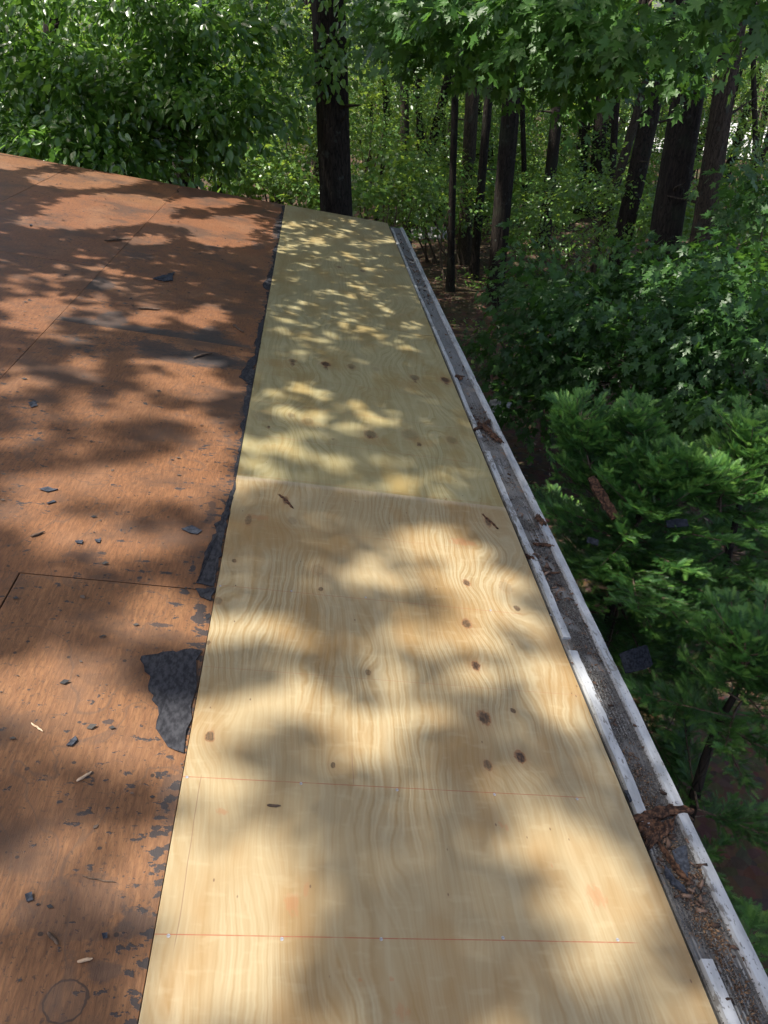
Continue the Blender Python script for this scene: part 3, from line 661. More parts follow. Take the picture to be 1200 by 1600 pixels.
# the two crowns that overhang the roof and dapple it
r = np.random.default_rng(5)
def overhang(idx, n_sprays, xlo, xhi, ylo, yhi, seed, hfun):
    r = np.random.default_rng(seed); root, P, rr, hd, rad = tree_objs[idx]
    tx = r.uniform(xlo, xhi, n_sprays); ty = r.uniform(ylo, yhi, n_sprays); h = hfun(ty, r.random(n_sprays))
    q = np.stack([tx, ty, -tx*math.tan(SL)], -1); c = q+SUN*(h/SUN[2])[:, None]
    an = r.uniform(0, 2*pi, n_sprays); d = np.stack([np.cos(an), np.sin(an), np.full(n_sprays, -.1)], -1)
    A = sprays(c, d, np.array([[0, 0, 1.0]])+r.normal(size=(n_sprays, 3))*.3, .34, .20, 9, .125, r)
    keep = ~lit_mask(A[0]); A = [k_[keep] for k_ in A]
    link('overhanging_crown', leaves_mesh('overhanging_crown', *A, T_OVATE), M_CANOPY, root)
    done = 0
    for j in range(60):
        a, b = r.uniform(.1, .9, 2); ty_ = ylo+(yhi-ylo)*b; e = np.array([xlo+(xhi-xlo)*a, ty_, 0])+SUN*(float(hfun(np.array([ty_]), np.array([.5]))[0])/SUN[2])
        p0 = P[int(len(P)*.75)]; chk = p0+(e-p0)*np.linspace(.1, 1, 40)[:, None]
        if lit_mask(chk).mean() > .12: continue
        limb(root, p0, e, rad*.16, .012, seed*20+j, .5); done += 1
        if done > 5: break
hf = lambda y, u: np.where(y < 2.8, 9.5+5.0*u, np.where(y < 4.4, 6.5+3*u, 3.9+2.4*u))
overhang(0, 11500, -5.2, 1.7, -1.6, 9.6, 31, hf)
overhang(14, 900, -8.0, 1.5, 9.6, 15.5, 34, lambda y, u: 6.5+4*u)
overhang(1, 7500, 1.2, 8.8, 4.4, 12.5, 32, lambda y, u: 7.0+5*u)
overhang(1, 3600, 1.7, 6.0, -3.0, 4.4, 33, lambda y, u: 8.0+6*u)

# ------------------------------------------------------------------ the named leafy masses in view
def leafy(root, ells, n, leaf, T, mat, seed, L=.38, width=.2, per=9, droop=.3, jit=.35, single=0, outward=.5, up=.8, lname='leaf', shell=1/2.6, face=0.0, layer=0.0, thr=-.35):
    """ells: (px,py,dist,rx,ry,rz metres). Leaf sprays through ellipsoids; the nearest leaves become parts of their own"""
    r = np.random.default_rng(seed); C_, D_, N_ = [], [], []
    ph_ = r.uniform(0, 6, 3)
    wts = np.array([e[3]*e[4]*e[5] for e in ells])**.75; wts /= wts.sum()
    for e, wq in zip(ells, wts):
        m = int(n*1.6*wq)+1; ctr = at_h(e[0], e[1], e[2]); v = in_ball(r, m); c = ctr+v*np.array(e[3:6])
        kk = np.sin(c[:, 0]*3.1+ph_[0])*np.sin(c[:, 1]*2.7+ph_[1])+.8*np.sin(c[:, 2]*7.5+ph_[2]+c[:, 0]*1.2) > thr; v, c = v[kk], c[kk]; m = len(c)
        if layer: c[:, 2] = np.round((c[:, 2]+.25*np.sin(c[:, 0]*1.1)+.2*np.sin(c[:, 1]*1.3))/layer)*layer+r.normal(size=m)*.035-.25*np.sin(c[:, 0]*1.1)-.2*np.sin(c[:, 1]*1.3)
        C_.append(c); D_.append(v*np.array([1, 1, .3])+r.normal(size=(m, 3))*.45+np.array([0, 0, -.1]))
        N_.append(np.array([[0, 0, up]])+v*outward+unit(CAM-c)*face+r.normal(size=(m, 3))*.25)
    A = sprays(np.concatenate(C_), np.concatenate(D_), np.concatenate(N_), L, width, per, leaf, r, droop, jit)
    A = [np.asarray(a) for a in A]
    if single:
        px, py, zc = project(A[0]); score = A[3]/zc; vis = (px > 0) & (px < 1200) & (py > 0) & (py < 1600)
        # nearest along each small image cell = most likely seen
        cell = (np.clip(px, 0, 1199)//18).astype(int)*100+(np.clip(py, 0, 1599)//18).astype(int)
        order = np.lexsort((zc, cell)); first = np.ones(len(order), bool); first[1:] = cell[order][1:] != cell[order][:-1]
        cand = order[first]; cand = cand[vis[cand]]; cand = cand[np.argsort(-score[cand])][:single]
        TV, TF = T; me = mesh_np(lname, TV, TF, 3, False, np.full(len(TV), .5)); me.materials.append(mat)
        inv = Matrix.Translation(root.location).inverted()
        for j in cand:
            o = bpy.data.objects.new(lname, me); COL.objects.link(o); a, nm = A[1][j], A[2][j]; s_ = np.cross(nm, a); z = A[3][j]
            M = Matrix(((a[0]*z, s_[0]*z, nm[0]*z, A[0][j][0]), (a[1]*z, s_[1]*z, nm[1]*z, A[0][j][1]), (a[2]*z, s_[2]*z, nm[2]*z, A[0][j][2]), (0, 0, 0, 1)))
            o.parent = root; o.matrix_basis = inv @ M
        k_ = np.ones(len(A[0]), bool); k_[cand] = False; A = [a[k_] for a in A]
    o = link('crown', leaves_mesh('crown', *A, T), mat, root); o['kind'] = 'stuff'
    return o
def stems(root, base, targets, r0, seed, mat=None):
    for j, e in enumerate(targets): limb(root, base, e, r0, r0*.25, seed*31+j, .15, mat or M_TWIG, 'branch')

# left: broad leaved tree leaning over the far roof edge
b0 = np.array([*place(215, 13.2), 0]); b0[2] = gz(b0[0], b0[1])
lt = empty('dogwood_tree', b0, 'dense broad leaved tree with oval glossy leaves behind the left roof edge', 'tree')
E_L = [(60,60,12.2,1.7,1.2,.8),(60,170,11.8,1.5,1.0,.75),(190,60,12,1.5,1.1,.8),(200,160,11.4,1.5,1.0,.75),(310,50,11.8,1.4,1.1,.8),(320,150,11.2,1.2,1.0,.6),
       (250,215,10.9,1.0,.8,.45),(130,225,11.0,1.1,.7,.35),(20,215,11.3,1.2,.7,.35),(372,80,11.8,.6,.8,.6),(230,130,11.2,1.2,.8,.6),(345,195,11.0,.7,.6,.4)]
leafy(lt, E_L, 2900, .128, T_OVATE, M_OVATE, 41, .40, .22, 9, .45, .42, 300, .55, .55, face=.35, thr=-.08)
limb(lt, b0, at_h(215, 60, 12.4), .10, .05, 77, .0, M_BARK, 'trunk')
stems(lt, at_h(213, 170, 12.6), [at_h(e[0], e[1], e[2]) for e in E_L], .035, 3)

# right top: maple boughs hanging into the frame, on the thickest trunk
mt = tree_objs[1][0]
E_T = [(690,25,8.2,.7,.7,.2),(775,15,7.6,.8,.8,.22),(860,5,7.0,.8,.7,.22),(960,-5,6.6,.8,.7,.22),(1060,-5,6.4,.8,.7,.22),(1150,-10,6.4,.7,.7,.2),
       (735,65,8.4,.45,.5,.15),(800,110,8.0,.45,.5,.2),(858,135,8.2,.4,.4,.2),(918,105,7.8,.4,.4,.22),(990,62,7.4,.5,.4,.16),(1055,85,7.2,.28,.3,.14),(1170,25,6.8,.4,.5,.14),(640,15,9.0,.5,.6,.2)]
leafy(mt, E_T, 760, .108, T_MAPLE, M_MAPLE, 42, .30, .18, 8, .45, .32, 300, .35, .85, face=.40, layer=.26)
stems(mt, tree_objs[1][1][12], [at_h(e[0], e[1]-20, e[2]) for e in E_T], .03, 4)

# right middle: young maple growing from the ground beside the house
b0 = np.array([*place(1128, 9.0), 0]); b0[2] = gz(b0[0], b0[1])
ym = empty('young_maple', b0, 'young maple with layered dark green leaves between the gutter and the thickest trunk', 'tree')
E_M = [(880,458,10.2,.8,.9,.22),(960,425,10.4,.9,.9,.25),(1060,445,9.6,.9,.9,.25),(1180,405,9.0,.7,.8,.3),(830,530,9.4,.7,.8,.35),(920,500,9.2,.9,.8,.35),(1020,490,8.8,.9,.8,.35),
       (1120,480,8.4,.9,.8,.4),(1190,500,8.0,.7,.7,.4),(840,610,9.0,.6,.6,.28),(930,590,8.6,.8,.7,.3),(1030,580,8.2,.8,.7,.32),(1130,580,7.8,.8,.7,.35),(1000,650,8.0,.7,.5,.16),(1110,640,7.8,.7,.5,.18),(1190,620,7.4,.6,.5,.25),(1195,300,10.5,.4,.6,.3),(830,395,10.8,.4,.4,.12),(1010,392,10,.4,.4,.12),(1120,362,9.8,.3,.4,.12)]
leafy(ym, E_M, 1350, .110, T_MAPLE, M_MAPLE_SHADED, 43, .46, .24, 9, .60, .36, 300, .25, .95, face=.30, layer=.34)
limb(ym, b0, at_h(1120, 480, 8.9), .085, .04, 78, 0, M_BARK, 'trunk')
stems(ym, at_h(1126, 600, 8.95), [at_h(e[0], e[1]+15, e[2]) for e in E_M], .022, 5)

# vine leaves on the lone oak
leafy(tree_objs[0][0], [(512,40,11.0,.45,.3,.5),(500,95,11.0,.35,.25,.4),(520,118,11.0,.35,.25,.22),(540,30,11.2,.4,.3,.4)], 80, .11, T_OVATE, M_OVATE, 44, .3, .2, 8, .6, .3, 0, .2, .4, face=.7)

# ------------------------------------------------------------------ understory: shrubs and small trees in the wood
UNDER = [  # px, py, dist, rx(m), rz(m), label
 (470,285,14.5,1.3,.6,'bright sapling with fanned leaves left of the lone oak'),(590,310,15.5,1.2,.8,'pale leafy shrub at the right foot of the lone oak'),
 (560,200,19,1.6,1.6,'sunlit shrub seen right behind the lone oak'),(640,180,24,2.2,2.4,'sunlit small tree behind the slim brown trunk'),
 (440,160,18,1.8,1.8,'bright small tree in the gap left of the lone oak'),(670,290,20,1.6,1.1,'low leafy shrub beyond the far end of the gutter'),
 (700,220,27,2.6,2.2,'small tree behind the row of trunks beyond the gutter'),(790,330,24,1.8,.9,'low shrub behind the clear straight trunk'),
 (850,260,27,2.4,2.0,'pale small tree between the straight trunk and leaning trunks'),(880,335,19,1.8,.9,'wide shrub below the hanging maple leaves'),
 (970,320,17,1.5,.8,'leafy bush at the feet of the leaning trunks'),(940,230,30,2.6,2.2,'small tree far behind the leaning trunks'),
 (1000,230,26,1.6,1.8,'small tree behind the dark leaning trunk'),(1170,330,15,1.3,1.0,'bush under the pale drive at the right edge'),
 (1190,240,18,.9,.9,'dark leafy small tree at the right edge'),(1110,350,17,1.2,1.0,'shrub glimpsed behind the two joined trunks'),
 (1130,110,32,3.2,2.4,'bright yellow green small tree above the pale drive'),(330,250,16,1.2,.7,'low shrub behind the slim trunk at the roof edge'),
 (390,270,15,1.0,.6,'leafy bush just over the roof edge left of the sapling'),(240,240,17,2.0,1.0,'dark shrub under the left broad leaved tree'),
 (100,230,18,2.2,1.2,'dark shrub behind the far left roof edge'),(740,150,32,3.0,3.0,'tall small tree far behind the row of trunks'),
 (610,120,30,3.0,2.6,'tall small tree far right of the lone oak'),(470,90,26,2.4,2.4,'tall small tree left behind the lone oak'),
 (350,130,22,2.4,2.4,'small tree behind the left broad leaved tree'),(160,120,24,3.2,3.0,'small tree deep behind the left leaves'),(20,110,22,3.0,3.0,'small tree behind the far left leaves'),
 (820,130,34,3.4,3.2,'tall small tree deep behind the hanging maple'),(1040,140,30,2.4,2.6,'small tree deep behind the thickest trunk'),
 (700,320,18,.7,.5,'tiny seedling clump by the row of trunks')]
for i, (px, py, hd, rx, rz, lab) in enumerate(UNDER):
    c = at_h(px, py, hd); g0 = gz(c[0], c[1]); root = empty('understory_tree' if 'tree' in lab else 'shrub', (c[0], c[1], g0), lab, 'tree' if 'tree' in lab else 'shrub', 'understory of the wood')
    r = np.random.default_rng(300+i); leaf = .10 if hd < 20 else .115
    n = int(95*rx*rx*(1.2+rz)/(.6+.02*hd))+60
    v = in_ball(r, n)*np.array([rx, rx*.9, rz]); cc = c+v
    clump = np.sin(cc[:, 0]*2.3+i)*np.sin(cc[:, 2]*4.1+cc[:, 1]*1.3); cc = cc[clump > -.12]; v = v[clump > -.12]
    A = sprays(cc, v*np.array([1, 1, .25])+r.normal(size=v.shape)*.3, np.array([[0, 0, 1.0]])+unit(CAM-cc)*.35+r.normal(size=v.shape)*.3, .45, .25, 10, leaf, r, .35, .4)
    link('crown', leaves_mesh('crown', *A, T_SMALLMAPLE if hd < 16 else T_RHOMB), M_FAR, root)
    parts = []
    for q in range(4):
        e = c+in_ball(r, 1)[0]*np.array([rx, rx, rz])*.8
        parts.append(tube(trunk_path(np.array([c[0]+.1*q, c[1], g0-.05]), e, .15, 8, i*9+q), np.linspace(.035, .008, 8), 5))
    V, F = join(parts); link('stems', mesh_np('stems', V, F, 4, True), M_TWIG, root)
# far-off wood
r = np.random.default_rng(9)
n = 9000; c = np.stack([r.uniform(-40, 58, n), r.uniform(34, 72, n), r.uniform(-2.6, 6, n)], -1)
cl = np.sin(c[:, 0]*.55+np.sin(c[:, 1]*.3)*2)*np.sin(c[:, 2]*.9+c[:, 0]*.23)+.35*np.sin(c[:, 0]*1.7+c[:, 2]*2.1)
c = c[cl > -.7]
pxx, pyy, _ = project(c)
c = c[~((pxx > 1085) & (pyy > 165) & (pyy < 290) & (c[:, 1] < 75))]
A = sprays(c, r.normal(size=c.shape)*np.array([1, 1, .3]), np.array([[0, -.45, 1.0]])+r.normal(size=c.shape)*.3, 1.1, .7, 15, .24, r, .3, .4)
o = link('forest', leaves_mesh('forest', *A, T_RHOMB), M_FAR); o['kind'] = 'stuff'; o['label'] = 'distant sunlit foliage of the wood behind the trunks'; o['category'] = 'forest'
n = 11000; c = np.stack([r.uniform(-45, 62, n), r.uniform(22, 76, n), r.uniform(6.5, 11, n)], -1)  # leaf slab out of view, added to darken the far wood
cl = np.sin(c[:, 0]*.9+1.2*np.sin(c[:, 1]*.55))*np.sin(c[:, 1]*.8+1.1*np.sin(c[:, 0]*.6)); c = c[cl < -.02]
A = sprays(c, r.normal(size=c.shape)*np.array([1, 1, .2]), np.array([[0, 0, 1.0]])+r.normal(size=c.shape)*.25, 1.2, .8, 10, .36, r, .2, .35)
keep = ~lit_mask(A[0]); A = [q[keep] for q in A]
o = link('shade_canopy', leaves_mesh('shade_canopy', *A, T_RHOMB), M_CANOPY); o['kind'] = 'stuff'; o['label'] = 'unseen leaf canopy added over the wood to shade it'; o['category'] = 'forest'
parts = []
for j in range(110):
    y = r.uniform(23, 48); x = r.uniform(-.25, .62)*y; parts.append(tube(trunk_path((x, y, GZ), (x+r.normal()*.9, y, 10), .3, 10, j), np.linspace(r.uniform(.05, .19), .05, 10), 7, .03, j))
V, F = join(parts); o = link('distant_trunks', mesh_np('distant_trunks', V, F, 4, True), M_BARK); o['kind'] = 'stuff'; o['label'] = 'thin distant trunks deep in the wood'; o['category'] = 'forest'

# leaf litter + low ground plants
n = 30000; r = np.random.default_rng(12)
x = r.uniform(1.6, 24, n); y = 2+36*r.random(n)**1.3; pos = np.stack([x, y, gz(x, y)+.012], -1); pos = pos[(y > 6) | (x > 4.5)]; n = len(pos)
an = r.uniform(0, 2*pi, n); ax = np.stack([np.cos(an), np.sin(an), r.normal(size=n)*.3], -1); ax = unit(ax)
nm = np.array([[0, 0, 1.0]])+r.normal(size=(n, 3))*.4; nm = unit(nm-(nm*ax).sum(-1, keepdims=True)*ax)
M_LITTER = tint_mat('dry_leaf', (.035, .022, .014), (.085, .055, .034), (.22, .155, .105), .7)
o = link('leaf_litter', leaves_mesh('leaf_litter', pos, ax, nm, r.uniform(.05, .11, n), r.random(n), T_RHOMB), M_LITTER); o['kind'] = 'stuff'; o['label'] = 'brown dead leaves covering the forest floor'
n = 6500; x = r.uniform(2.5, 28, n); y = 11+34*r.random(n); k_ = np.sin(x*.9+y*.4)*np.sin(y*.7) > .1; x, y = x[k_], y[k_]
c = np.stack([x, y, gz(x, y)+r.uniform(.05, .3, len(x))], -1)
A = sprays(c, r.normal(size=c.shape)*np.array([1, 1, .1]), np.array([[0, -.2, 1.0]])+r.normal(size=c.shape)*.2, .3, .25, 8, .085, r, .2, .35)
o = link('undergrowth', leaves_mesh('undergrowth', *A, T_RHOMB), M_FAR); o['kind'] = 'stuff'; o['label'] = 'low green seedlings scattered over the forest floor'
# stone / fallen wood
def rock(name, c, s, mat, label, cat, seed):
    r = np.random.default_rng(seed); import bmesh
    bm = bmesh.new(); bmesh.ops.create_icosphere(bm, subdivisions=3, radius=1)
    for v in bm.verts:
        q = np.array(v.co); f = 1+.18*sin(q[0]*3+seed)+.14*sin(q[1]*4.1+q[2]*3)+.06*sin(q[2]*9+q[0]*7); v.co = Vector(q*f*np.array(s))
    me = bpy.data.meshes.new(name); bm.to_mesh(me); bm.free()
    return tag(link(name, me, mat, None, c), label, cat)
M_ROCK = simple('grey_stone', (.16, .155, .145), (.34, .33, .31), (6, 6, 6), .85, .6, .02)
p = at_z(780, 630, GZ); rock('stone', (p[0], p[1], gz(p[0], p[1])+.03), (.24, .14, .10), M_ROCK, 'flat grey stone in the leaf litter beside the gutter', 'stone', 3)
p = at_z(665, 372, GZ); rock('stone', (p[0], p[1], gz(p[0], p[1])+.05), (.7, .35, .25), M_ROCK, 'long low stone beyond the far gutter end', 'stone', 6)

# ================================================================== FIRS beside the eave
M_FIR = leaf_mat('fir_needle', (.020, .066, .018), (.060, .165, .032), (.18, .33, .062), .30, .45, .45, (.20, .40, .07))
def shoot_template():
    V, F = [], []
    n = 11
    for i in range(n):
        t = .02+.95*i/n; L = .46*(1-.45*t)*(.8+.2*sin(i*2.3)); wd = .037
        for sg in (-1, 1):
            for lift, an in ((.05, 1.02), (.5, .8)):
                if lift > .3 and i % 2: continue
                dx, dy, dz = cos(an)*L, sin(an)*L*sg*(1-.4*lift), L*lift
                k0 = len(V); V += [(t-wd, 0, 0), (t+wd, 0, .005), (t+dx, dy, dz)]; F.append((k0, k0+1, k0+2))
    k0 = len(V); V += [(.9, -.02, 0), (.9, .02, 0), (1.16, 0, .04)]; F.append((k0, k0+1, k0+2))
    return np.array(V), np.array(F)
T_SHOOT = shoot_template()
def fir(base, top, whorls, label, seed, leaders=()):
    """whorls: (z, count, length, elevation deg, az range or None)"""
    r = np.random.default_rng(seed); root = empty('fir_tree', base, label, 'tree', 'firs beside the eave')
    P = trunk_path(base, top, .05, 16, seed); V, F = tube(P, np.linspace(.055, .012, 16), 9, .04, seed)
    link('trunk', mesh_np('trunk', V, F, 4, True), M_BARK, root)
    sp, sa, sn, ss, stn, wood = [], [], [], [], [], []
    def bough(p0, d, L, dense=1.0):
        d = unit(np.asarray(d)); upn = np.array([0, 0, 1.0])+r.normal(size=3)*.15; s = unit(np.cross(upn, d)); nn = np.cross(d, s)
        m = max(4, int(L/.020)); ts = np.linspace(.12, 1, m)
        bend = lambda t: p0+d*(t*L)+np.array([0, 0, 1.0])*(.10*L*t*t-.10*L*t)
        wood.append(tube(np.array([bend(t) for t in np.linspace(0, .97, 6)]), np.linspace(.0075, .002, 6)*(L/.6)**.5, 4))
        for i, t in enumerate(ts):
            sg = 1 if i % 2 else -1; q = bend(t); tl = (.075+.25*L*(1-t)**.8)*r.uniform(.4, 1.2)*(.35+.65*min(1, t*3))
            td = unit(d*r.uniform(.6, 1.2)+s*sg*r.uniform(.5, 1.1)+nn*r.uniform(-.25, .6)+r.normal(size=3)*.12)
            if tl > .12: wood.append(tube(np.array([q, q+td*tl*.9]), [.0025, .001], 3))
            k = max(1, int(tl/.024*dense))
            for j in range(k):
                f = (j+.6)/k; pp = q+td*tl*f*.8
                for e in ((-1, 1) if j < k-1 else (0,)):
                    a = unit(td+np.cross(nn, td)*e*r.uniform(.4, 1.0)+nn*r.uniform(-.1, .35)+r.normal(size=3)*.2)
                    sp.append(pp); sa.append(a); sn.append(nn+r.normal(size=3)*.45); ss.append(r.uniform(.038, .060)); stn.append(np.clip(.14+.38*f*t+.20*r.normal()+(.24 if e == 0 else 0), 0, 1))
        for e in (-.5, 0, .5):
            a = unit(d+s*e+np.array([0, 0, .1])); sp.append(bend(.96)); sa.append(a); sn.append(nn); ss.append(.062); stn.append(.75)
    for (z, cnt, L, el, azr) in whorls:
        a0 = r.uniform(0, 2*pi)
        for q in range(cnt):
            az = a0+2*pi*q/cnt+r.uniform(-.25, .25) if azr is None else r.uniform(*azr)
            t = (z-base[2])/(top[2]-base[2]); p0 = P[0]+(P[-1]-P[0])*np.clip(t, 0, 1)
            e = radians(el+r.uniform(-14, 16)); bough(p0+np.array([0, 0, r.uniform(-.08, .08)]), (cos(az)*cos(e), sin(az)*cos(e), sin(e)), L*r.uniform(.55, 1.15))
    for (p0, p1) in leaders:
        p0, p1 = np.asarray(p0), np.asarray(p1); d = p1-p0; L = np.linalg.norm(d); d = d/L
        wood.append(tube(np.linspace(p0, p1, 5), np.linspace(.009, .003, 5), 5))
        nl = max(2, int(L/.075))
        for i in range(nl):
            t = .12+.82*i/nl
            for q in range(6):
                az = r.uniform(0, 2*pi); e = radians(r.uniform(20, 50)); bough(p0+d*L*t, (cos(az)*cos(e), sin(az)*cos(e), sin(e)), (.30-.17*t)*r.uniform(.8, 1.2))
        bough(p0+d*L*.7, d+np.array([.01, 0, 0]), L*.35)
    sp, sa, sn = map(np.array, (sp, sa, sn)); sn = unit(sn-(sn*sa).sum(-1, keepdims=True)*sa)
    o = link('needles', leaves_mesh('needles', sp, sa, sn, np.array(ss), np.array(stn), T_SHOOT), M_FIR, root); o['kind'] = 'stuff'
    V, F = join(wood); link('branches', mesh_np('branches', V, F, 4, True), M_TWIG, root)['kind'] = 'stuff'
    return root
def gbase(p): return np.array([p[0], p[1], gz(p[0], p[1])-.05])
pA = at_h(1000, 790, 3.75); tA = at_h(1000, 770, 3.8)
fir(gbase(pA), tA, [(tA[2]-.04, 4, .34, 50, None), (tA[2]-.15, 7, .46, 38, None), (tA[2]-.36, 9, .68, 18, None), (tA[2]-.56, 9, .8, 10, None), (tA[2]-.78, 9, .88, 6, None), (tA[2]-.22, 6, .78, 12, (-2.9, -1.0)), (tA[2]-.42, 6, .95, 8, (-2.9, -1.0)), (tA[2]-1.1, 8, .95, 2, None), (tA[2]-1.5, 7, 1.0, -4, None)],
    'bushy fir with several upright tips just beyond the gutter, holding a bark slab', 61,
    leaders=[(at_h(935, 800, 3.85), at_h(902, 628, 4.05)), (at_h(965, 760, 4.0), at_h(1003, 640, 4.2)), (at_h(1020, 800, 3.8), at_h(1030, 705, 3.95)), (at_h(1060, 790, 3.8), at_h(1085, 718, 3.9))])
pB = at_h(1190, 830, 3.9); tB = at_h(1180, 690, 4.2)
fir(gbase(pB), tB, [(tB[2]-.08, 7, .38, 46, None), (tB[2]-.28, 6, .48, 28, None), (tB[2]-.48, 9, .68, 16, None), (tB[2]-.7, 9, .78, 9, None), (tB[2]-.95, 8, .84, 4, None), (tB[2]-1.2, 7, .95, 0, None), (tB[2]-1.7, 6, 1.0, -4, None)],
    'fir at the right edge of the picture, beside the one holding a bark slab', 62, leaders=[(at_h(1125, 800, 3.9), at_h(1128, 735, 4.0)), (at_h(1180, 760, 4.1), at_h(1172, 668, 4.2))])
pC = at_h(1165, 1040, 2.75); tC = at_h(1175, 1040, 2.95)
fir(gbase(pC), tC, [(tC[2]-.02, 5, .30, 36, None), (tC[2]-.14, 6, .42, 18, None), (tC[2]-.35, 6, .5, 6, None), (tC[2]-1.0, 7, .7, -6, None), (tC[2]-1.5, 6, .8, -8, None)],
    'lower shaded fir nearest the camera, below the gutter lip', 63, leaders=[(tC-np.array([0, 0, .1]), tC+np.array([-.05, .03, .12]))])
pD = at_h(1215, 1400, 1.95)
fir(gbase(pD), pD+np.array([0, 0, -.55]), [(pD[2]-.75, 5, .36, 10, None), (pD[2]-1.1, 4, .45, 0, None)],
    'darkest low fir at the bottom right below the gutter', 64)

# ================================================================== LOOSE THINGS ON THE ROOF, IN THE GUTTER, ON THE FIRS
def felt_patch(name, pts, mat, h=.0016, par=None, label=None, cat=None, group=None, curl=.0, seed=0, lift=0.0):
    """ragged flat scrap traced in roof coordinates with real thickness"""
    r = np.random.default_rng(seed); q = np.array([roof(*p_) for p_ in pts]); out = []
    for i in range(len(q)):
        a, b = q[i], q[(i+1) % len(q)]; L = np.linalg.norm(b-a); m = max(1, min(10, int(L/.02)))
        for j in range(m):
            p_ = a+(b-a)*j/m
            if j: p_ = p_+r.normal(size=2)*min(.006, L*.05)
            out.append(p_)
    c = np.mean(out, axis=0); n = len(out); V = []
    for z in (0.0, h):
        for p_ in out: V.append((p_[0]-c[0], p_[1]-c[1], z+abs(r.normal())*curl+lift))
    for z in (0.0, h): V.append((0, 0, z+lift))
    F = [(i, (i+1) % n, n+(i+1) % n, n+i) for i in range(n)]+[(2*n+1, n+i, n+(i+1) % n) for i in range(n)]+[(2*n, (i+1) % n, i) for i in range(n)]
    o = link(name, poly_mesh(name, V, F), mat, par, roofw(c[0], c[1], .0012), RR)
    if label: o['label'] = label
    if cat: tag(o, None, cat, group)
    return o
# felt left stuck on the deck: parts of the house
FELT = [([(221,1026),(300,1015),(316,1018),(287,1178),(262,1168),(243,1140),(248,1118),(232,1080)], 'large black felt remnant against the new plywood'),
 ([(367,752),(350,800),(327,850),(315,885),(306,912),(334,917),(349,840),(368,756)], 'long black felt wedge along the new plywood edge'),
 ([(305,920),(334,920),(329,940),(312,933)], None), ([(400,550),(373,590),(393,604),(403,552)], 'black felt triangle at the far old sheet joint'),
 ([(425,418),(411,449),(419,455),(424,425)], None), ([(410,512),(402,540),(406,545),(409,520)], None), ([(439,330),(432,372),(437,374),(441,334)], None)]
M_FELT2 = simple('worn_felt', (.05, .045, .042), (.11, .09, .078), (40, 40, 40), .85, .5, .002, .3)
for j, (pts, lab) in enumerate(FELT):
    felt_patch('felt_remnant', pts, M_FELT, .0022, house, lab, curl=.0022, seed=j)
for j, (a0_, a1_) in enumerate([(2.0, 3.3), (3.4, 4.9), (5.0, 6.6), (6.7, 8.55)]):
    rr_ = np.random.default_rng(700+j); m_ = int((a1_-a0_)/.035); aa_ = np.linspace(a0_, a1_, m_); wv_ = np.clip(.020+.012*np.sin(aa_*5+j)+rr_.normal(size=m_)*.007, .003, .06)
    V = [(-w1, y_, z_) for z_ in (.0, .0018) for y_, w1 in zip(aa_, wv_)]+[(-.0008, y_, z_) for z_ in (.0, .0018) for y_ in aa_]
    F = []
    for i in range(m_-1): F += [(m_+i, 3*m_+i, 3*m_+i+1, m_+i+1), (i, i+1, 2*m_+i+1, 2*m_+i), (i, m_+i, m_+i+1, i+1)]
    link('felt_remnant', poly_mesh('felt_remnant', V, F), M_FELT, house, roofw(0, 0, .0011), RR)
# loose scraps
M_SHINGLE = simple('slate_grey_shingle', (.024, .027, .034), (.055, .060, .074), (90, 90, 90), .9, .6, .002, .1)
SCR = [([(238,436),(270,427),(270,439),(256,441)], 'blue grey shingle flake lying alone on the far old plywood'),
 ([(44,630),(56,628),(59,635),(48,638)], 'small grey shingle chip near the left edge on the old plywood'),
 ([(60,766),(75,762),(91,766),(74,770)], 'dark flake at left on the old plywood, above the cross joint'),
 ([(283,828),(300,822),(316,830),(308,836),(296,834)], 'ragged dark flake beside the felt wedge'),
 ([(72,788),(84,783),(88,785),(75,789)], 'thin dark chip just below the dark flake at left'),
 ([(103,1166),(118,1151),(121,1158),(112,1167)], 'grey chip left of the large felt remnant'),
 ([(39,1400),(50,1396),(52,1407),(42,1411)], 'square dark chip near the lower left picture edge'),
 ([(159,1461),(168,1459),(168,1468),(161,1469)], 'small square grey chip beside the lower tar stain'),
 ([(117,846),(130,846),(128,851),(119,850)], 'little grey chip in the sun above the cross joint'),
 ([(148,844),(158,843),(156,849),(150,849)], 'small dark chip right of the little grey chip above the joint'),
 ([(46,352),(50,351),(51,353),(47,354)], 'tiny dark chip at the far left of the old plywood')]
for j, (pts, lab) in enumerate(SCR):
    felt_patch('shingle_chip', pts, M_SHINGLE, .003, None, lab, 'shingle chip', 'loose chips on the old plywood', .003, 40+j)
M_STICK = simple('dark_stick', (.05, .033, .023), (.12, .08, .055), (60, 60, 60), .85)
M_PALE = simple('pale_splinter', (.42, .28, .17), (.58, .42, .28), (60, 60, 60), .8)
M_BARKP = simple('bark_piece', (.02, .011, .008), (.13, .066, .038), (70, 70, 70), .9, 1.0, .006, .2, 5, .38, .68)
def twig(p0, p1, rad, mat, label, seed, h=.006, name='twig', group='twigs lying on the roof'):
    a, b = np.array(roof(*p0)), np.array(roof(*p1)); c = (a+b)/2; n = 7; t = np.linspace(-.5, .5, n)[:, None]; r = np.random.default_rng(seed)
    P = np.concatenate([(b-a)*t, np.zeros((n, 1))], 1); L = np.linalg.norm(b-a); P[:, :2] += r.normal(size=(n, 2))*L*.018; P[:, 2] = rad*.9
    V, F = tube(P, rad*np.array([.45, .9, 1, .95, .9, .75, .35]), 7, .12, seed)
    return tag(link(name, mesh_np(name, V, F, 4, True), mat, None, roofw(c[0], c[1], h), RR), label, 'twig', group)
twig((163,377),(206,375), .008, M_STICK, 'long dark twig lying across the far old plywood', 1, .001)
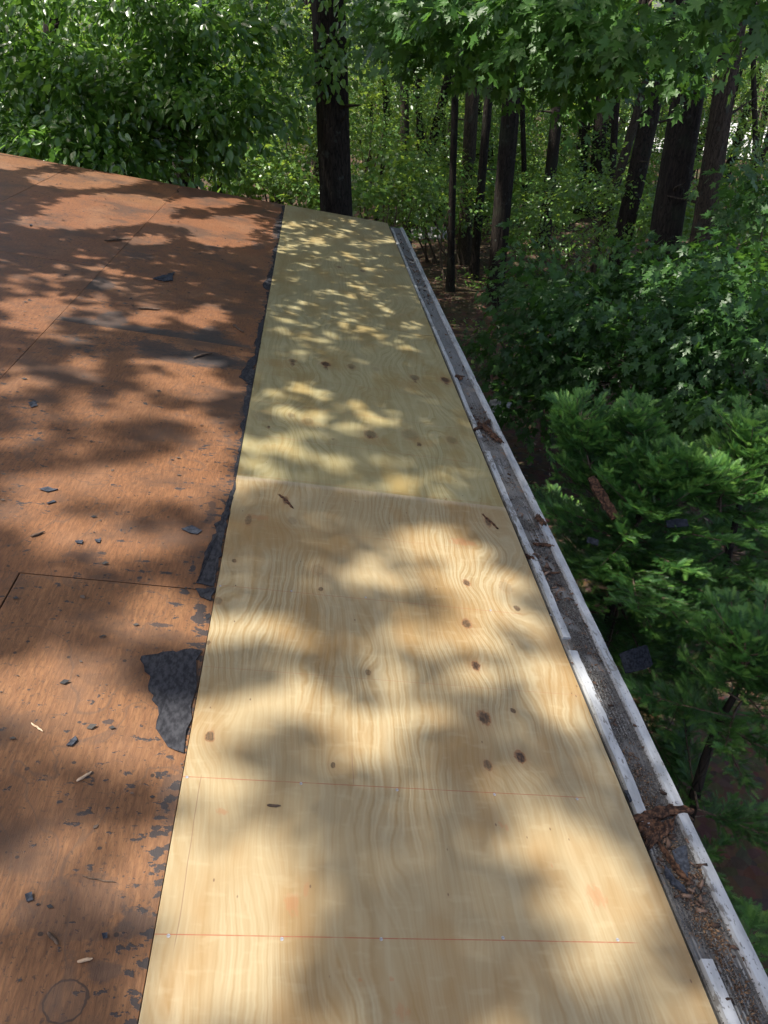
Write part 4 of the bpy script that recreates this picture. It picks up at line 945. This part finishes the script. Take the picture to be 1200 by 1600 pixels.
twig((214,483),(251,485), .008, M_STICK, 'dark twig lying beside the far felt stain', 2, .001)
twig((301,560),(333,553), .007, M_STICK, 'dark twig on the sunny spot left of the felt triangle', 3, .001)
twig((365,509),(381,521), .006, M_STICK, 'short slanting twig near the far new plywood edge', 4, .001)
twig((120,1222),(143,1208), .0042, M_PALE, 'pale wood splinter in the dark stain left of the new plywood', 5, .001)
twig((120,1505),(145,1499), .0036, M_PALE, 'pale splinter near the bottom left, below the tar stain', 6, .001)
twig((49,1131),(67,1144), .003, M_PALE, 'thin pale splinter in the sun left of the felt remnant', 7, .001)
twig((76,1458),(90,1478), .004, M_STICK, 'stubby dark twig above the round knot at bottom left', 8, .001)
twig((417,1261),(438,1262), .0036, M_STICK, 'small dark twig on the nearest new plywood', 9, .004)
twig((49,840),(70,832), .005, M_STICK, 'dark sliver by the left end of the cross joint', 10, .001)
twig((128,1370),(180,1379), .0016, M_STICK, 'hair thin stem on the old plywood at lower left', 11, .001)

def bark(p0, p1, wid, label, seed, h=-.016, mat=None, thick=.008, tiltz=0.0, name='bark_piece', cat='bark'):
    """curved irregular slab of bark between two pixels on the roof plane"""
    a, b = np.array(roof(*p0)), np.array(roof(*p1)); c = (a+b)/2; d = (b-a); L = np.linalg.norm(d); d = d/L; s = np.array([-d[1], d[0]])
    r = np.random.default_rng(seed); n, m = 14, 7; V = []
    ends = r.normal(size=(2, m))*.10; fur = r.normal(size=m)*.10; m2 = r.normal(size=(n, m))*.05
    for lay in (0, 1):
        for i in range(n):
            t0 = i/(n-1)-.5; wv = wid*(1-.55*abs(2*t0)**3)*(1+.22*sin(i*2.1+seed)+.12*sin(i*5.3+seed*2))
            for j in range(m):
                t = t0*(1+ends[0 if t0 < 0 else 1][j]*2*abs(t0)); u = j/(m-1)-.5; q = d*t*L+s*(u*wv+wid*.18*sin(t*5+seed))
                z = .22*wid*(.25-u*u)*1.6+wid*(fur[j]+m2[i, j]+.05*sin(i*1.7+j*2+seed))+(thick if lay else 0)+tiltz*(t+.5)*L
                V.append((q[0], q[1], max(z, -.004)))
    F = []
    N = n*m
    for i in range(n-1):
        for j in range(m-1):
            k = i*m+j; F += [(N+k, N+k+1, N+k+m+1, N+k+m), (k, k+m, k+m+1, k+1)]
    rim = [j for j in range(m)]+[i*m+m-1 for i in range(1, n)]+[(n-1)*m+j for j in range(m-2, -1, -1)]+[i*m for i in range(n-2, 0, -1)]
    for x_, y_ in zip(rim, rim[1:]+rim[:1]): F.append((x_, y_, N+y_, N+x_))
    return tag(link(name, poly_mesh(name, V, F), mat or M_BARKP, None, roofw(c[0], c[1], h), RR), label, cat)
bark((988,1276),(1080,1263), .030, 'long brown bark stick poking over the gutter lip at lower right', 1, -.010, thick=.010)
bark((1000,1300),(1040,1285), .040, 'broad brown bark piece under the long stick, by the plywood', 2, -.012)
bark((1010,1325),(1050,1278), .030, 'split brown bark chunk in the middle of the lower debris pile', 3, -.010)
bark((1032,1318),(1076,1374), .016, 'narrow red brown bark strip slanting below the debris pile', 4, -.010)
bark((1040,1352),(1072,1392), .022, 'dark curled bark strip beside the narrow red brown one', 5, -.014, M_SHINGLE)
bark((841,806),(844,835), .030, 'dark bark chip standing on the gutter lip, upper of two', 6, -.004, tiltz=.3)
bark((834,846),(866,851), .026, 'dark pointed bark chip lying across the gutter, below the standing one', 7, -.012)
bark((712,586),(722,592), .035, 'small bark chip on the inner edge of the far gutter', 8, -.006)
bark((748,660),(786,690), .040, 'dark rotted bark heap lying in the gutter at mid length', 9, -.014)
bark((742,672),(765,655), .028, 'thin dark bark strip on top of the mid length heap', 10, -.008)
bark((848,890),(874,893), .010, 'thin dark stick in the gutter debris', 11, -.012, thick=.005)
bark((822,864),(834,872), .018, 'dark bark bit wedged beside the plywood edge', 12, -.012)
bark((755,806),(777,828), .012, 'curled brown bark sliver near the right edge of the nearest new plywood', 13, .004, thick=.002)
bark((436,774),(456,794), .013, 'dark bark sliver near the left edge at the plywood joint', 14, .004, thick=.002)
felt_patch('shingle_chip', [(1052,1326),(1074,1318),(1078,1370),(1066,1366)], M_SHINGLE, .004, None, 'slate grey shingle shard under the bark in the lower gutter', 'shingle chip', None, .004, 71, -.014)
felt_patch('shingle_chip', [(977,1232),(1001,1231),(1000,1249),(985,1249)], M_SHINGLE, .004, None, 'dark shingle shard against the plywood above the bark stick', 'shingle chip', None, .002, 72, -.014)

# gutter grit: granules, chips, needles
def grit(name, n, regions, seed, mat, label, smin, smax):
    r = np.random.default_rng(seed); w_ = np.array([q[4] for q in regions], float); w_ /= w_.sum(); idx = r.choice(len(regions), n, p=w_)
    R_ = np.array([q[:4] for q in regions])[idx]; b = R_[:, 0]+(R_[:, 1]-R_[:, 0])*r.beta(1.6, 1.6, n); a = R_[:, 2]+(R_[:, 3]-R_[:, 2])*r.beta(1.3, 1.3, n)
    kk = np.sin(a*9+seed)*np.sin(b*60+a*23)+.7*np.sin(a*31+seed*2)+.5*np.sin(a*2.3) > -.25-.5*r.random(n); a, b = a[kk], b[kk]; n = len(a)
    hgt = -.0185+r.random(n)*.007
    P = np.stack([b*cos(SL)+hgt*sin(SL), a, -b*sin(SL)+hgt*cos(SL)], -1)
    an = r.uniform(0, 2*pi, n); ax = unit(np.stack([np.cos(an), np.sin(an), r.normal(size=n)*.45], -1)); nm = NRM+r.normal(size=(n, 3))*.6; nm = unit(nm-(nm*ax).sum(-1, keepdims=True)*ax)
    T = (np.array([(0,-.22,0),(1,-.12,0),(1,.14,0),(0,.2,0),(.5,0,.3)], float), np.array([(0,1,4),(1,2,4),(2,3,4),(3,0,4),(0,3,2),(0,2,1)]))
    o = link(name, leaves_mesh(name, P, ax, nm, r.uniform(smin, smax, n)*(r.random(n)**1.5*.8+.4), r.random(n), T), mat); o['kind'] = 'stuff'; o['label'] = label
M_GRIT = tint_mat('gutter_grit', (.025, .022, .02), (.085, .075, .065), (.24, .22, .20), .85)
M_CHIP = tint_mat('brown_chips', (.055, .03, .016), (.15, .082, .043), (.28, .175, .10), .8)
grit('gutter_grit', 42000, [(1.30,1.43,.3,2.6,5),(1.28,1.43,-.3,2.6,2.5),(1.278,1.41,-.3,.55,5),(1.30,1.41,1.0,2.0,5),(1.31,1.40,.5,1.1,1.5),(1.285,1.40,2.65,3.3,2),(1.31,1.40,3.3,8.4,2)], 81, M_GRIT, 'dark roofing granules and grit lying in the gutter', .0025, .007)
grit('wood_chips', 2600, [(1.30,1.43,-.2,2.6,2.5),(1.33,1.39,-.25,.1,4),(1.30,1.38,.0,.32,3),(1.31,1.38,.3,.62,2),(1.37,1.44,.14,.22,.6),(1.32,1.40,1.2,1.9,.7)], 82, M_CHIP, 'brown wood crumbs and needles in the gutter', .003, .012)
grit('bark_litter', 900, [(1.28,1.43,-.2,2.6,4),(1.28,1.42,3.2,8.4,3),(1.278,1.41,.05,.35,3),(1.285,1.41,2.75,3.25,3),(1.285,1.41,1.35,1.7,2),(1.30,1.40,5,8.3,4)], 83, tint_mat('bark_litter', (.03, .018, .013), (.085, .05, .034), (.17, .11, .08), .9), 'dark bark flakes in the gutter', .007, .036)
# crumbs on the old deck
def crumbs(n, seed):
    r = np.random.default_rng(seed); b = -r.random(n)**.8*3.2; a = r.uniform(-.3, 8.4, n); P = np.stack([b*cos(SL), a, -b*sin(SL)], -1)+NRM*.002
    an = r.normal(size=n)*.6; ax = unit(np.stack([np.cos(an), np.sin(an)*.6, r.normal(size=n)*.1], -1)); nm = NRM+r.normal(size=(n, 3))*.15; nm = unit(nm-(nm*ax).sum(-1, keepdims=True)*ax)
    o = link('tar_crumbs', leaves_mesh('tar_crumbs', P, ax, nm, r.uniform(.005, .028, n)*(.4+r.random(n)**2), r.random(n), T_RHOMB), tint_mat('tar_crumb', (.02, .02, .022), (.05, .045, .04), (.11, .075, .055), .85)); o['kind'] = 'stuff'; o['label'] = 'dark tar crumbs and splinters scattered over the old plywood'
crumbs(2200, 91)

# things caught on the firs
M_SCRAP = simple('dark_shingle', (.010, .012, .016), (.028, .032, .042), (90, 90, 90), .9, .6, .002, .08)
def slab(name, c, ax, nm, L, Wd, th, mat, label, cat, seed, jag=.12):
    r = np.random.default_rng(seed); ax = unit(np.asarray(ax, float)); nm = np.asarray(nm, float); nm = unit(nm-(nm@ax)*ax); s = np.cross(nm, ax)
    n = 9; V = []
    for z in (-.5, .5):
        for sg in (-1, 1):
            for i in range(n):
                t = i/(n-1)-.5; q = c+ax*t*L+s*sg*Wd*.5*(1-jag*2*abs(t)+r.normal()*jag*.5)+nm*(z*th+.12*Wd*(1-4*t*t)); V.append(q-c)
    F = []
    for i in range(n-1):
        F += [(i, i+1, n+i+1, n+i), (2*n+i, 3*n+i, 3*n+i+1, 2*n+i+1), (i, 2*n+i, 2*n+i+1, i+1), (n+i, n+i+1, 3*n+i+1, 3*n+i)]
    F += [(0, n, 3*n, 2*n), (n-1, 3*n-1, 4*n-1, 2*n-1)]
    return tag(link(name, poly_mesh(name, V, F), mat, None, c), label, cat)
c = at_h(942, 778, 3.62); slab('bark_slab', c, at_h(962, 812, 3.40)-at_h(924, 748, 3.55), -ray(940, 780)+np.array([0, 0, .5]), .27, .055, .02, M_BARKP, 'brown bark slab resting on the fir branches', 'bark', 4, .25)
c = at_h(1058, 818, 3.58); slab('shingle_piece', c, RGT*1.0+np.array([0, 0, .1]), np.array([-.1, -.5, 1]), .11, .05, .004, M_SCRAP, 'slate grey shingle piece caught flat in the fir at right', 'shingle', 5)
c = at_h(926, 846, 3.32); slab('shingle_piece', c, RGT*.9+np.array([0, -.2, -.2]), np.array([-.2, -.6, 1]), .06, .035, .004, M_SCRAP, 'small pale edged shingle corner on the fir beside the gutter', 'shingle', 6)
c = at_h(994, 1030, 2.85); slab('shingle_piece', c, RGT*.9+np.array([.1, .3, .1]), np.array([-.3, -.8, .6]), .15, .11, .004, M_SCRAP, 'dark shingle sheet deep in the shade below the gutter', 'shingle', 7)
